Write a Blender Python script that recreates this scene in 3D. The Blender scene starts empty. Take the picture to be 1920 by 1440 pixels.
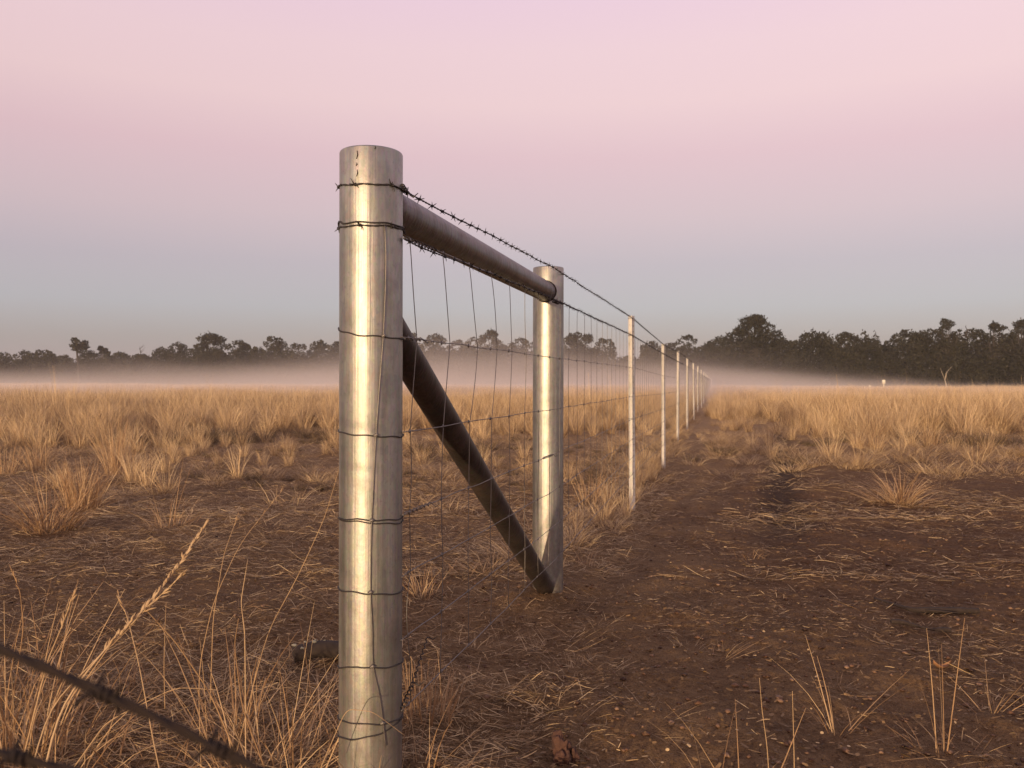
import bpy, math, random
import numpy as np
from mathutils import Vector, Matrix
rng = np.random.default_rng(7)
random.seed(7)
scene = bpy.context.scene
C = scene.collection
PI = math.pi
F = 1500.0            # focal length in pixels of the 1920 wide photograph
EYE = 1.0             # eye height above the soil at the end post

# ------------------------------------------------------------------ helpers
def at(px, py, Y):
    """a point seen at (px,py) that stands Y metres ahead"""
    return np.array([(px-960.0)/F*Y, Y, EYE+(718.0-py)/F*Y])

def vnoise(x, y, seed=0):
    x = np.asarray(x, float); y = np.asarray(y, float)
    xi = np.floor(x).astype(np.int64); yi = np.floor(y).astype(np.int64)
    xf = x-xi; yf = y-yi
    def h(a, b):
        n = (a*374761393 + b*668265263 + seed*2147483647) & 0xffffffff
        n = ((n ^ (n >> 13))*1274126177) & 0xffffffff
        return ((n ^ (n >> 16)) & 0xffff)/65535.0
    u = xf*xf*(3-2*xf); v = yf*yf*(3-2*yf)
    a = h(xi, yi)*(1-u)+h(xi+1, yi)*u
    b = h(xi, yi+1)*(1-u)+h(xi+1, yi+1)*u
    return (a*(1-v)+b*v)*2-1

def base_z(Y):
    return np.interp(Y, [-300, 0, 1.9, 3.9, 7.1, 11.3, 15.6, 25, 60, 150, 3000],
                     [0.0, 0.0, 0.0, -0.02, -0.13, -0.2, -0.17, -0.17, -0.14, -0.1, 0.0])

def gz(X, Y):
    X = np.asarray(X, float); Y = np.asarray(Y, float)
    near = np.clip((18-Y)/8, 0, 1)
    z = 0.035*np.exp(-((X-.1)**2+(Y-3.86)**2)/.05)+0.03*np.exp(-((X+.33)**2+(Y-1.95)**2)/.06)
    z = base_z(Y) + z
    z = z - 0.035*np.exp(-((X-.338*Y)/.16)**2)*np.clip((Y-4.5)/2, 0, 1)*np.clip((24-Y)/8, 0, 1)
    z = z + 0.018*vnoise(X*0.9, Y*0.9, 1)
    z = z + near*(0.016*vnoise(X*3.1, Y*3.1, 2) + 0.009*vnoise(X*8, Y*8, 3) + 0.007*vnoise(X*19, Y*19, 4))
    return z

def mesh_np(name, V, Fc, mat=None, attrs=None, smooth=False):
    """V (n,3); Fc list of (m,k) int arrays of one face size each"""
    me = bpy.data.meshes.new(name)
    V = np.asarray(V, np.float32)
    if not isinstance(Fc, list): Fc = [Fc]
    Fc = [np.asarray(f, np.int32) for f in Fc if len(f)]
    loops = np.concatenate([f.ravel() for f in Fc])
    counts = np.concatenate([np.full(len(f), f.shape[1], np.int32) for f in Fc])
    me.vertices.add(len(V)); me.vertices.foreach_set('co', V.ravel())
    me.loops.add(len(loops)); me.loops.foreach_set('vertex_index', loops)
    me.polygons.add(len(counts))
    st = np.zeros(len(counts), np.int32); st[1:] = np.cumsum(counts)[:-1]
    me.polygons.foreach_set('loop_start', st)
    me.polygons.foreach_set('loop_total', counts)
    if smooth: me.polygons.foreach_set('use_smooth', np.ones(len(counts), bool))
    if attrs:
        for k, v in attrs.items():
            a = me.attributes.new(k, 'FLOAT', 'POINT'); a.data.foreach_set('value', np.asarray(v, np.float32))
    me.update(calc_edges=True)
    if mat: me.materials.append(mat)
    return me

def link(name, me, parent=None, loc=(0, 0, 0)):
    o = bpy.data.objects.new(name, me); C.objects.link(o)
    if parent is not None: o.parent = parent
    o.location = loc
    return o

def tag(o, label=None, cat=None, group=None, kind=None):
    if label: o['label'] = label
    if cat: o['category'] = cat
    if group: o['group'] = group
    if kind: o['kind'] = kind
    return o

class MB:
    """collects pieces into one mesh; world coordinates"""
    def __init__(s): s.V = []; s.Q = []; s.T = []; s.tone = []; s.n = 0
    def add(s, V, Q=None, T=None, tone=0.5):
        V = np.asarray(V, float).reshape(-1, 3)
        if Q is not None and len(Q): s.Q.append(np.asarray(Q, int)+s.n)
        if T is not None and len(T): s.T.append(np.asarray(T, int)+s.n)
        s.tone.append(np.broadcast_to(np.asarray(tone, float), (len(V),)))
        s.V.append(V); s.n += len(V)
    def tube(s, P, r, sides=6, caps=True, closed=False, tone=0.5):
        P = np.asarray(P, float); n = len(P)
        r = np.broadcast_to(np.asarray(r, float), (n,))
        T = np.gradient(P, axis=0)
        if closed: T = np.roll(P, -1, 0)-np.roll(P, 1, 0)
        T /= np.linalg.norm(T, axis=1)[:, None]+1e-12
        up = np.array([0, 0, 1.0]) if abs(T[0][2]) < 0.9 else np.array([1.0, 0, 0])
        N = np.zeros_like(P); a = np.cross(T[0], up); a /= np.linalg.norm(a); N[0] = a
        for i in range(1, n):
            a = N[i-1]-T[i]*np.dot(N[i-1], T[i]); l = np.linalg.norm(a)
            N[i] = a/l if l > 1e-9 else N[i-1]
        B = np.cross(T, N)
        th = np.arange(sides)*2*PI/sides
        V = P[:, None, :]+r[:, None, None]*(np.cos(th)[None, :, None]*N[:, None, :]+np.sin(th)[None, :, None]*B[:, None, :])
        V = V.reshape(-1, 3)
        i = np.arange(n if closed else n-1)[:, None]; j = np.arange(sides)[None, :]
        i2 = (i+1) % n; j2 = (j+1) % sides
        Q = np.stack([i*sides+j, i*sides+j2, i2*sides+j2, i2*sides+j], -1).reshape(-1, 4)
        Tt = []
        if caps and not closed:
            V = np.vstack([V, P[0], P[-1]]); a, b = n*sides, n*sides+1
            for k in range(sides):
                Tt.append((a, (k+1) % sides, k)); Tt.append((b, (n-1)*sides+k, (n-1)*sides+(k+1) % sides))
        s.add(V, Q, Tt, tone)
    def build(s, name, mat, parent=None, loc=None, smooth=True):
        V = np.vstack(s.V)
        org = np.zeros(3)
        if parent is not None: org = np.array(parent['_org'])
        elif loc is not None: org = np.array(loc, float)
        Fc = []
        if s.Q: Fc.append(np.vstack(s.Q))
        if s.T: Fc.append(np.vstack(s.T))
        me = mesh_np(name, V-org, Fc, mat, {'tone': np.concatenate(s.tone)}, smooth)
        return link(name, me, parent, (0, 0, 0) if parent is not None else tuple(org))

def empty(name, loc):
    o = bpy.data.objects.new(name, None); C.objects.link(o); o.location = tuple(loc)
    o['_org'] = [float(v) for v in loc]; o.empty_display_size = 0.2
    return o

# ------------------------------------------------------------------ materials
def new_mat(name):
    m = bpy.data.materials.new(name); m.use_nodes = True
    nt = m.node_tree; b = nt.nodes['Principled BSDF']
    return m, nt, b

def nd(nt, t, **kw):
    n = nt.nodes.new(t)
    for k, v in kw.items():
        if k in n.inputs and not hasattr(n, k): n.inputs[k].default_value = v
        else: setattr(n, k, v)
    return n

def ramp(nt, stops, interp='LINEAR'):
    r = nt.nodes.new('ShaderNodeValToRGB'); r.color_ramp.interpolation = interp
    e = r.color_ramp.elements
    while len(e) < len(stops): e.new(0.5)
    for el, (p, c) in zip(e, stops):
        el.position = p; el.color = (c[0], c[1], c[2], 1)
    return r

def obj_coords(nt, scale=(1, 1, 1)):
    tc = nt.nodes.new('ShaderNodeTexCoord'); mp = nt.nodes.new('ShaderNodeMapping')
    mp.inputs['Scale'].default_value = scale
    nt.links.new(tc.outputs['Object'], mp.inputs['Vector'])
    return mp.outputs['Vector']

def noise(nt, vec, scale, detail=4, rough=0.55):
    n = nt.nodes.new('ShaderNodeTexNoise'); n.inputs['Scale'].default_value = scale
    n.inputs['Detail'].default_value = detail; n.inputs['Roughness'].default_value = rough
    nt.links.new(vec, n.inputs['Vector']); return n.outputs['Fac']

def mix(nt, fac, a, b, blend='MIX'):
    m = nt.nodes.new('ShaderNodeMix'); m.data_type = 'RGBA'; m.blend_type = blend
    if isinstance(fac, (int, float)): m.inputs[0].default_value = fac
    else: nt.links.new(fac, m.inputs[0])
    for k, v in ((6, a), (7, b)):
        if isinstance(v, tuple): m.inputs[k].default_value = (v[0], v[1], v[2], 1)
        else: nt.links.new(v, m.inputs[k])
    return m.outputs[2]

def bump(nt, b, h, strength, dist=0.01):
    n = nt.nodes.new('ShaderNodeBump'); n.inputs['Strength'].default_value = strength
    n.inputs['Distance'].default_value = dist
    nt.links.new(h, n.inputs['Height']); nt.links.new(n.outputs['Normal'], b.inputs['Normal'])

def maprange(nt, v, a, b, c, d):
    n = nt.nodes.new('ShaderNodeMapRange')
    for k, x in zip((1, 2, 3, 4), (a, b, c, d)): n.inputs[k].default_value = x
    nt.links.new(v, n.inputs[0]); return n.outputs[0]

def attr(nt, name='tone'):
    a = nt.nodes.new('ShaderNodeAttribute'); a.attribute_name = name; return a.outputs['Fac']

def galvanised(name, base=(0.52, 0.51, 0.49), rough=(0.30, 0.52), metal=0.85, dirt=0.0, spangle=0.3):
    m, nt, b = new_mat(name)
    st = obj_coords(nt, (62, 62, 0.8)); so = obj_coords(nt)
    n1 = noise(nt, st, 1.0, 5, 0.6)
    n2 = noise(nt, so, 14, 4, 0.6)
    vr = nt.nodes.new('ShaderNodeTexVoronoi'); vr.inputs['Scale'].default_value = 1.0
    nt.links.new(obj_coords(nt, (150, 150, 60)), vr.inputs['Vector'])
    n5 = noise(nt, obj_coords(nt, (16, 16, 2.2)), 1.0, 4, .6)
    n3 = noise(nt, so, 160, 2, 0.5)
    c = mix(nt, n1, (base[0]*.72, base[1]*.70, base[2]*.66), (base[0]*1.25, base[1]*1.25, base[2]*1.25))
    c = mix(nt, maprange(nt, n2, .45, .72, 0, .55), c, (base[0]*.55, base[1]*.52, base[2]*.48))
    c = mix(nt, maprange(nt, n3, .60, .72, 0, spangle), c, (base[0]*.45, base[1]*.42, base[2]*.38))
    c = mix(nt, .16, c, vr.outputs['Color'], 'SOFT_LIGHT')
    hs_ = nt.nodes.new('ShaderNodeHueSaturation'); hs_.inputs['Saturation'].default_value = .62 if metal > .9 else .9; nt.links.new(c, hs_.inputs['Color']); c = hs_.outputs[0]
    c = mix(nt, maprange(nt, n5, .48, .70, 0, .5), c, (base[0]*.45, base[1]*.43, base[2]*.40))
    if dirt:
        n4 = noise(nt, so, 5, 5, 0.7)
        c = mix(nt, maprange(nt, n4, .5, .62, 0, dirt), c, (0.09, 0.045, 0.025))
        nt.links.new(maprange(nt, n4, .5, .65, metal, metal*.3), b.inputs['Metallic'])
    else:
        b.inputs['Metallic'].default_value = metal
    nt.links.new(c, b.inputs['Base Color'])
    nt.links.new(maprange(nt, n1, .3, .7, rough[0], rough[1]), b.inputs['Roughness'])
    dz = nt.nodes.new('ShaderNodeSeparateXYZ'); nt.links.new(so, dz.inputs[0])
    if name == 'galvanised_pipe':
        nm = noise(nt, so, 22, 5, .65)
        mm_ = nt.nodes.new('ShaderNodeMath'); mm_.operation = 'MULTIPLY'
        nt.links.new(maprange(nt, dz.outputs['Z'], 0.0, .42, .85, 0), mm_.inputs[0]); nt.links.new(maprange(nt, nm, .35, .6, .35, 1), mm_.inputs[1])
        c = mix(nt, mm_.outputs[0], c, (0.10, 0.065, 0.040)); nt.links.new(c, b.inputs['Base Color'])
        ms_ = nt.nodes.new('ShaderNodeMath'); ms_.operation = 'MULTIPLY_ADD'; ms_.inputs[1].default_value = -.75; ms_.inputs[2].default_value = metal
        nt.links.new(mm_.outputs[0], ms_.inputs[0]); nt.links.new(ms_.outputs[0], b.inputs['Metallic'])
        sm = nt.nodes.new('ShaderNodeMath'); sm.operation = 'MULTIPLY_ADD'; sm.inputs[1].default_value = .18
        nt.links.new(noise(nt, so, 90, 3, .6), sm.inputs[0]); nt.links.new(n1, sm.inputs[2]); bump(nt, b, sm.outputs[0], .5, .0035)
    else: bump(nt, b, n1, 0.6, 0.004)
    return m

M = {}
M['pipe'] = galvanised('galvanised_pipe', (0.40, 0.385, 0.335), (0.43, 0.57), .93)
M['rail'] = galvanised('weathered_pipe', (0.20, 0.18, 0.175), (0.38, 0.52), 0.8, 0.7, 0.5)
M['brace'] = galvanised('dark_pipe', (0.085, 0.068, 0.058), (0.45, 0.6), 0.6, 0.3, 0.3)
M['picket'] = galvanised('galvanised_picket', (0.75, 0.72, 0.64), (0.5, 0.7), 0.15, 0.0, 0.8)

def simple(name, col, rough=0.6, metal=0.0, var=0.5, scale=60):
    m, nt, b = new_mat(name)
    n = noise(nt, obj_coords(nt), scale, 4, .6)
    c = mix(nt, n, tuple(x*(1-var) for x in col), tuple(x*(1+var) for x in col))
    nt.links.new(c, b.inputs['Base Color'])
    b.inputs['Roughness'].default_value = rough; b.inputs['Metallic'].default_value = metal
    bump(nt, b, n, 0.3, 0.002)
    return m
M['wire'] = simple('wire_steel', (0.19, 0.17, 0.155), 0.45, 0.6)
M['barbed'] = simple('barbed_steel', (0.05, 0.042, 0.04), 0.55, 0.5)
M['rust'] = simple('rusty_wire', (0.013, 0.0055, 0.0035), 0.9, 0.1, .6, 160)
M['bark'] = simple('bark', (0.035, 0.028, 0.022), 0.9, 0, .4, 8)
M['pale_bark'] = simple('pale_bark', (0.42, 0.36, 0.28), 0.85, 0, .3, 3)
M['deadwood'] = simple('dead_wood', (0.030, 0.019, 0.014), 0.9, 0, .7, 30)
M['lichen'] = simple('lichen', (0.22, 0.21, 0.18), 0.95, 0, .3, 90)
M['clod'] = simple('bark_fragment', (0.075, 0.034, 0.022), 0.9, 0, .5, 50)
M['leafdry'] = simple('dry_leaf', (0.30, 0.15, 0.07), 0.8, 0, .3, 60)
M['paint'] = simple('pale_paint', (0.7, 0.66, 0.5), 0.6, 0, .1, 5)

def straw_mat(name, dark, mid, light, trans=0.25, inst=False):
    m, nt, b = new_mat(name)
    t = attr(nt)
    r = ramp(nt, [(0.0, dark), (0.5, mid), (1.0, light)])
    if inst:
        oi = nt.nodes.new('ShaderNodeObjectInfo')
        ad = nt.nodes.new('ShaderNodeMath'); ad.operation = 'MULTIPLY_ADD'
        nt.links.new(oi.outputs['Random'], ad.inputs[0]); ad.inputs[1].default_value = 0.5
        nt.links.new(t, ad.inputs[2])
        sb = nt.nodes.new('ShaderNodeMath'); sb.operation = 'SUBTRACT'; sb.inputs[1].default_value = 0.25
        nt.links.new(ad.outputs[0], sb.inputs[0]); t = sb.outputs[0]
    nt.links.new(t, r.inputs['Fac'])
    nt.links.new(r.outputs['Color'], b.inputs['Base Color'])
    b.inputs['Roughness'].default_value = 0.65
    b.inputs['Specular IOR Level'].default_value = 0.25
    tr = nt.nodes.new('ShaderNodeBsdfTranslucent'); nt.links.new(r.outputs['Color'], tr.inputs['Color'])
    mx = nt.nodes.new('ShaderNodeMixShader'); mx.inputs[0].default_value = trans
    out = nt.nodes['Material Output']
    nt.links.new(b.outputs[0], mx.inputs[1]); nt.links.new(tr.outputs[0], mx.inputs[2])
    nt.links.new(mx.outputs[0], out.inputs['Surface'])
    return m
M['straw'] = straw_mat('dry_straw', (0.16, 0.085, 0.042), (0.40, 0.245, 0.125), (0.60, 0.43, 0.25))
M['field'] = straw_mat('field_straw', (0.19, 0.115, 0.065), (0.50, 0.345, 0.185), (0.76, 0.58, 0.35), .25, True)
M['weed'] = straw_mat('dull_weed', (0.08, 0.055, 0.032), (0.15, 0.105, 0.06), (0.24, 0.165, 0.09), .15, True)
M['litter'] = straw_mat('ground_litter', (0.08, 0.046, 0.022), (0.32, 0.20, 0.095), (0.68, 0.50, 0.27), .1)
M['leaf'] = straw_mat('gum_leaf', (0.012, 0.012, 0.007), (0.021, 0.021, 0.012), (0.038, 0.035, 0.019), .1)
M['leaf_left'] = straw_mat('cypress_leaf', (0.014, 0.014, 0.009), (0.025, 0.024, 0.014), (0.042, 0.038, 0.022), .1)

M['crumb'] = straw_mat('soil_crumb', (0.045, 0.022, 0.013), (0.13, 0.066, 0.036), (0.26, 0.16, 0.10), 0.0)
def soil_mat():
    m, nt, b = new_mat('red_soil')
    v = obj_coords(nt)
    n1 = noise(nt, v, 0.35, 4, .6); n2 = noise(nt, v, 3.2, 6, .65); n3 = noise(nt, v, 28, 6, .7); n4 = noise(nt, v, 150, 4, .7)
    c = mix(nt, n1, (0.185, 0.092, 0.036), (0.320, 0.200, 0.095))
    c = mix(nt, maprange(nt, n2, .42, .68, 0, .8), c, (0.075, 0.038, 0.022))
    c = mix(nt, maprange(nt, n3, .40, .62, 0, .75), c, (0.31, 0.195, 0.095))
    c = mix(nt, maprange(nt, n4, .52, .62, 0, .65), c, (0.045, 0.024, 0.015))
    c = mix(nt, maprange(nt, n4, .40, .32, 0, .5), c, (0.40, 0.27, 0.16))
    # field cover: farther out the soil lies under old straw
    geo = nt.nodes.new('ShaderNodeNewGeometry'); sx = nt.nodes.new('ShaderNodeSeparateXYZ')
    nt.links.new(geo.outputs['Position'], sx.inputs[0])
    far = maprange(nt, sx.outputs['Y'], 9, 22, 0, 1)
    mm = nt.nodes.new('ShaderNodeMath'); mm.operation = 'MULTIPLY'
    nt.links.new(far, mm.inputs[0]); nt.links.new(maprange(nt, n2, .35, .6, .45, 1), mm.inputs[1])
    c = mix(nt, mm.outputs[0], c, (0.36, 0.23, 0.115))
    def mt(op, a, b_=None, clamp=False):
        n = nt.nodes.new('ShaderNodeMath'); n.operation = op; n.use_clamp = clamp
        for k, v in enumerate((a, b_)):
            if v is None: continue
            if isinstance(v, (int, float)): n.inputs[k].default_value = v
            else: nt.links.new(v, n.inputs[k])
        return n.outputs[0]
    X, Y, Z = sx.outputs
    wob = maprange(nt, noise(nt, v, .8, 4, .6), .3, .7, -.7, .7)
    dx = mt('ADD', mt('SUBTRACT', X, mt('MULTIPLY', Y, .2567)), wob)        # distance to the side of the fence line
    track = mt('MULTIPLY', maprange(nt, dx, -.5, .5, 0, 1), mt('MULTIPLY', maprange(nt, Y, 2.6, 4.5, .15, 1), maprange(nt, Y, 10, 15, 1, .1)))
    damp = mix(nt, maprange(nt, n3, .38, .62, 0, 1), (0.085, 0.040, 0.018), (0.200, 0.105, 0.048))
    c = mix(nt, mt('MULTIPLY', track, .7), c, damp)
    rut = mt('ABSOLUTE', mt('SUBTRACT', mt('ADD', X, mt('MULTIPLY', wob, .12)), mt('MULTIPLY', Y, .338)))
    rutf = mt('MULTIPLY', maprange(nt, rut, .10, .34, 1, 0), mt('MULTIPLY', maprange(nt, Y, 4.5, 7, 0, 1), maprange(nt, Y, 14, 24, 1, 0)))
    c = mix(nt, mt('MULTIPLY', rutf, .75), c, (0.040, 0.023, 0.015))
    nt.links.new(c, b.inputs['Base Color'])
    b.inputs['Roughness'].default_value = 0.95; b.inputs['Specular IOR Level'].default_value = 0.15
    ad = nt.nodes.new('ShaderNodeMath'); ad.operation = 'MULTIPLY_ADD'; ad.inputs[1].default_value = 0.35
    nt.links.new(n4, ad.inputs[0]); nt.links.new(n3, ad.inputs[2])
    bump(nt, b, ad.outputs[0], 1.0, 0.035)
    return m
M['soil'] = soil_mat()

# ------------------------------------------------------------------ ground
def axis(segs):
    out = [segs[0][0]]
    for a, b, st in segs:
        n = max(1, int(round((b-a)/st)))
        out += list(a+(b-a)*(np.arange(n)+1)/n)
    return np.array(out)
xs = axis([(-3000, -300, 150), (-300, -60, 15), (-60, -16, 1.5), (-16, -6, .25), (-6, -3.5, .08), (-3.5, 3.5, .03), (3.5, 6, .08), (6, 16, .25), (16, 60, 1.5), (60, 300, 15), (300, 3000, 150)])
ys = axis([(-1500, -100, 100), (-100, -6, 6), (-6, .9, .3), (.9, 4.6, .024), (4.6, 7, .05), (7, 16, .12), (16, 32, .5), (32, 90, 2), (90, 300, 10), (300, 3000, 100)])
GX, GY = np.meshgrid(xs, ys)
GZ = gz(GX, GY)
nx, ny = len(xs), len(ys)
i = np.arange(ny-1)[:, None]; j = np.arange(nx-1)[None, :]
Q = np.stack([i*nx+j, i*nx+j+1, (i+1)*nx+j+1, (i+1)*nx+j], -1).reshape(-1, 4)
g = link('ground', mesh_np('ground', np.stack([GX, GY, GZ], -1).reshape(-1, 3), Q, M['soil'], None, True))
tag(g, kind='structure')

# ------------------------------------------------------------------ blades
def blades(B, H, az, lean, bend, W, tone, segs=4, face=None):
    """vectorised strips: B base (n,3), H length, az azimuth of lean, lean/bend slopes, W width"""
    n = len(B); s = np.linspace(0, 1, segs+1)
    d = np.stack([np.cos(az), np.sin(az), np.zeros(n)], -1)
    face = rng.uniform(0, 2*PI, n) if face is None else face
    sd = np.stack([np.cos(face), np.sin(face), np.zeros(n)], -1)
    hx = (lean[:, None]*s+bend[:, None]*s**2)
    ang_z = s[None, :]*(1-0.45*np.clip(bend, 0, 1.6)[:, None]*s[None, :]**1.5)
    nrm = 1/np.sqrt(1+lean**2)
    P = B[:, None, :]+(H*nrm)[:, None, None]*(hx[:, :, None]*d[:, None, :])
    P[:, :, 2] += (H*nrm)[:, None]*ang_z
    w = W[:, None]*(1-0.75*s[None, :]**1.5)*0.5
    L = P-w[:, :, None]*sd[:, None, :]; R = P+w[:, :, None]*sd[:, None, :]
    V = np.stack([L, R], 2).reshape(-1, 3)
    k = np.arange(segs)[None, :]; o = (np.arange(n)*(segs+1)*2)[:, None]
    Q = np.stack([o+2*k, o+2*k+1, o+2*k+3, o+2*k+2], -1).reshape(-1, 4)
    return V, Q, np.repeat(tone, (segs+1)*2)

def tuft(n, h, r0, w, lean=(0.05, 0.5), bend=(0, .6), tone=(.2, 1), segs=4, hvar=.5):
    a = rng.uniform(0, 2*PI, n); rr = r0*np.sqrt(rng.uniform(0, 1, n))
    B = np.stack([rr*np.cos(a), rr*np.sin(a), np.full(n, -0.02)], -1)
    az = a+rng.normal(0, .7, n)
    H = h*(1-hvar*rng.uniform(0, 1, n)**1.3)
    ln = rng.uniform(*lean, n)*(0.4+0.9*rr/r0)
    return blades(B, H, az, ln, rng.uniform(*bend, n), w*rng.uniform(.6, 1.3, n), rng.uniform(*tone, n), segs)

def seedheads(mb, P, r, n=26, length=.16, tone=.8):
    """little spikelets along the last part of a stalk"""
    P = np.asarray(P); m = len(P)
    for k in range(n):
        f = 1-length*random.random(); x = f*(m-1); i0 = min(int(x), m-2)
        p = P[i0]+(P[i0+1]-P[i0])*(x-i0); d = P[-1]-P[max(0, m-4)]; d = d/np.linalg.norm(d)
        q = d+0.35*rng.normal(0, 1, 3)*.7; q /= np.linalg.norm(q); l = random.uniform(.008, .022)
        mb.tube([p, p+q*l*.5, p+q*l], [r*.5, r*1.3, r*.2], 4, False, tone=tone+random.uniform(-.2, .2))

# prototypes for the open field, instanced by geometry nodes as one stuff object
protoC = bpy.data.collections.new('field_prototypes')
def proto(name, V, Q, t, mat):
    o = bpy.data.objects.new(name, mesh_np(name, V, Q, mat, {'tone': t})); protoC.objects.link(o); return o
for k in range(6):   # tall
    parts = [tuft(58, .80, .12, .0105, (.02, .42), (0, .45), (.1, 1)), tuft(36, .42, .18, .011, (.2, .9), (.1, 1.1), (0, .7)),
             tuft(8, 1.05, .08, .005, (.02, .25), (0, .25), (.5, 1))]
    V = np.vstack([p[0] for p in parts]); off = np.cumsum([0]+[len(p[0]) for p in parts[:-1]])
    Q = np.vstack([p[1]+o for p, o in zip(parts, off)]); t = np.concatenate([p[2] for p in parts])
    proto('a_tall%d' % k, V, Q, t, M['field'])
for k in range(4):   # low sprawling
    V, Q, t = tuft(70, .34, .20, .007, (.3, 1.3), (.2, 1.2), (0, .8)); proto('b_low%d' % k, V, Q, t, M['field'])
for k in range(3):   # dull weeds
    V, Q, t = tuft(120, .36, .22, .012, (.1, .9), (.1, .9), (0, 1)); proto('c_weed%d' % k, V, Q, t, M['weed'])
for k in range(4):   # distant: fewer, broader
    V, Q, t = tuft(46, .95, .45, .022, (.02, .3), (0, .35), (.2, 1), 3); proto('d_far%d' % k, V, Q, t, M['field'])

for k in range(3):   # solitary tall stems
    V, Q, t = tuft(3, 1.38, .05, .009, (.02, .10), (0, .12), (.6, 1), 6, .25); proto('e_stem%d' % k, V, Q, t, M['field'])
for k in range(4):   # flattened thatch
    V, Q, t = tuft(46, .17, .16, .0032, (1.0, 5.0), (.1, .8), (0, .9), 3); proto('f_mat%d' % k, V, Q, t, M['field'])
def fence_x(Y): return 0.2567*Y-0.7447       # the fence line on the ground
pts, idx, scl, rot = [], [], [], []
def put(X, Y, ids, s):
    n = len(X); s = s*(1+.22*vnoise(X*.22, Y*.16, 91)); pts.append(np.stack([X, Y, gz(X, Y)], -1)); idx.append(rng.choice(ids, n)); scl.append(s); rot.append(rng.uniform(0, 2*PI, n))
def field(y0, y1, dens, ids, s0, s1, cond, hs=None):
    half = 0.75*y1+4
    n = int(dens*(y1-y0)*half*2)
    X = rng.uniform(-half, half, n); Y = rng.uniform(y0, y1, n)
    k = (np.abs(X) < 0.75*Y+4) & (rng.uniform(0, 1, n) < cond(X, Y))
    X, Y = X[k], Y[k]
    sc = rng.uniform(s0, s1, len(X))
    if hs is not None: sc = sc*hs(X, Y)
    put(X, Y, ids, sc)
def tall_edge(X, Y):
    return np.where(X < fence_x(Y), 12.2+2.0*vnoise(X*.35, Y*0, 5)+2.8*np.clip((X+7)/5, 0, 1), 16.2+2.2*vnoise(X*.4, Y*0, 6)-4.5*np.clip((X-6.5)/4, 0, 1)+4*np.clip((5.4-X)/1.5, 0, 1))
def tall_scale(X, Y): return np.clip(.42+(Y-tall_edge(X, Y))/11, .42, 1)*np.clip(.62+.38*np.abs(X-fence_x(Y))/2.5, 0, 1)
def dens_tall(X, Y):
    f = fence_x(Y); pat = .5+.5*vnoise(X*.45, Y*.35, 11)
    left = X < f
    d = np.clip((Y-tall_edge(X, Y))/8.0, 0, 1)*(0.12+0.88*np.clip(pat*1.7-.35, 0, 1))
    d = np.where(Y > 26, .4+.6*pat, d)
    strip = (X > f-.15) & (X < f+np.interp(Y, [15, 22, 40], [1.1, .8, .5])+.35*vnoise(Y*.5, Y*0, 9))
    return np.where(strip, 0.02, d)
def dens_low(X, Y):
    f = fence_x(Y); pat = np.clip(.35+.9*vnoise(X*.7, Y*.6, 21), 0, 1)
    left = X < f
    e = np.where(left, np.clip((Y-6.5)/6, 0, 1), np.clip((Y-9.5)/4, 0, 1))
    track = (~left) & (X < f+.6)
    return np.where(track, .08, e*pat)
def dens_mat(X, Y):
    f = fence_x(Y); pat = np.clip(.5+.95*vnoise(X*1.1, Y*.9, 121)+.3*vnoise(X*3, Y*3, 122), 0, 1)
    left = X < f+.3
    return np.where(left, np.clip(pat*1.1+.1, 0, 1), np.where(Y < 3.2, .13*pat, np.where(Y < 9, .06*pat, .75*pat)))
field(1.3, 2.9, 60, [20, 21, 22, 23], .35, 1.0, lambda X, Y: np.where(X < fence_x(Y)+.1, np.clip(.55+.8*vnoise(X*2, Y*2, 151), 0, 1), 0.0))
field(1.4, 5, 26, [20, 21, 22, 23], .3, .85, dens_mat)
field(5, 9, 20, [20, 21, 22, 23], .5, 1.15, dens_mat)
field(9, 20, 9, [20, 21, 22, 23], .9, 2.0, dens_mat)
field(5, 18, 13, [6, 7, 8, 9], .3, .95, dens_low)
field(18, 30, 4, [6, 7, 8, 9], .7, 1.3, dens_low)
field(11, 30, 8, [0, 1, 2, 3, 4, 5], .7, 1.15, dens_tall, tall_scale)
field(7.8, 15, 1.0, [0, 1, 2, 3, 4, 5], .35, .62, lambda X, Y: np.where((X > fence_x(Y)-.2) & ((X < fence_x(Y)+1.2) | (Y < 10.5)), 0.0, np.clip(.4+.9*vnoise(X*.5, Y*.5, 141), 0, 1)))
field(30, 60, 5.0, [0, 1, 2, 3, 4, 5], .7, 1.15, dens_tall, tall_scale)
field(60, 150, 1.6, [13, 14, 15, 16], .75, 1.15, dens_tall)
nfl = 90
Yx = rng.uniform(4.3, 22, nfl); Xx = fence_x(Yx)-rng.uniform(-.05, .55, nfl)
put(Xx, Yx, [6, 7, 8, 9], rng.uniform(.35, .8, nfl))
Yx = rng.uniform(4.5, 20, 30); Xx = fence_x(Yx)-rng.uniform(0, .4, 30)
put(Xx, Yx, [0, 1, 2, 3, 4, 5], rng.uniform(.22, .42, 30))
nst = 170
Yx = rng.uniform(22, 65, nst); Xx = rng.uniform(-.72, .72, nst)*Yx
ok = np.abs(Xx-fence_x(Yx)) > .7
put(Xx[ok], Yx[ok], [17, 18, 19], rng.uniform(.8, 1.25, ok.sum()))
Yx = rng.uniform(8.5, 17, 420); Xx = rng.uniform(-.75, .75, 420)*Yx
ok = (rng.uniform(0, 1, 420) < np.clip(.5+.9*vnoise(Xx*.6, Yx*.5, 51), 0, 1)) & ((Xx < fence_x(Yx)) | (Yx > 12))
put(Xx[ok], Yx[ok], [10, 11, 12], rng.uniform(.2, .45, ok.sum()))
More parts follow.
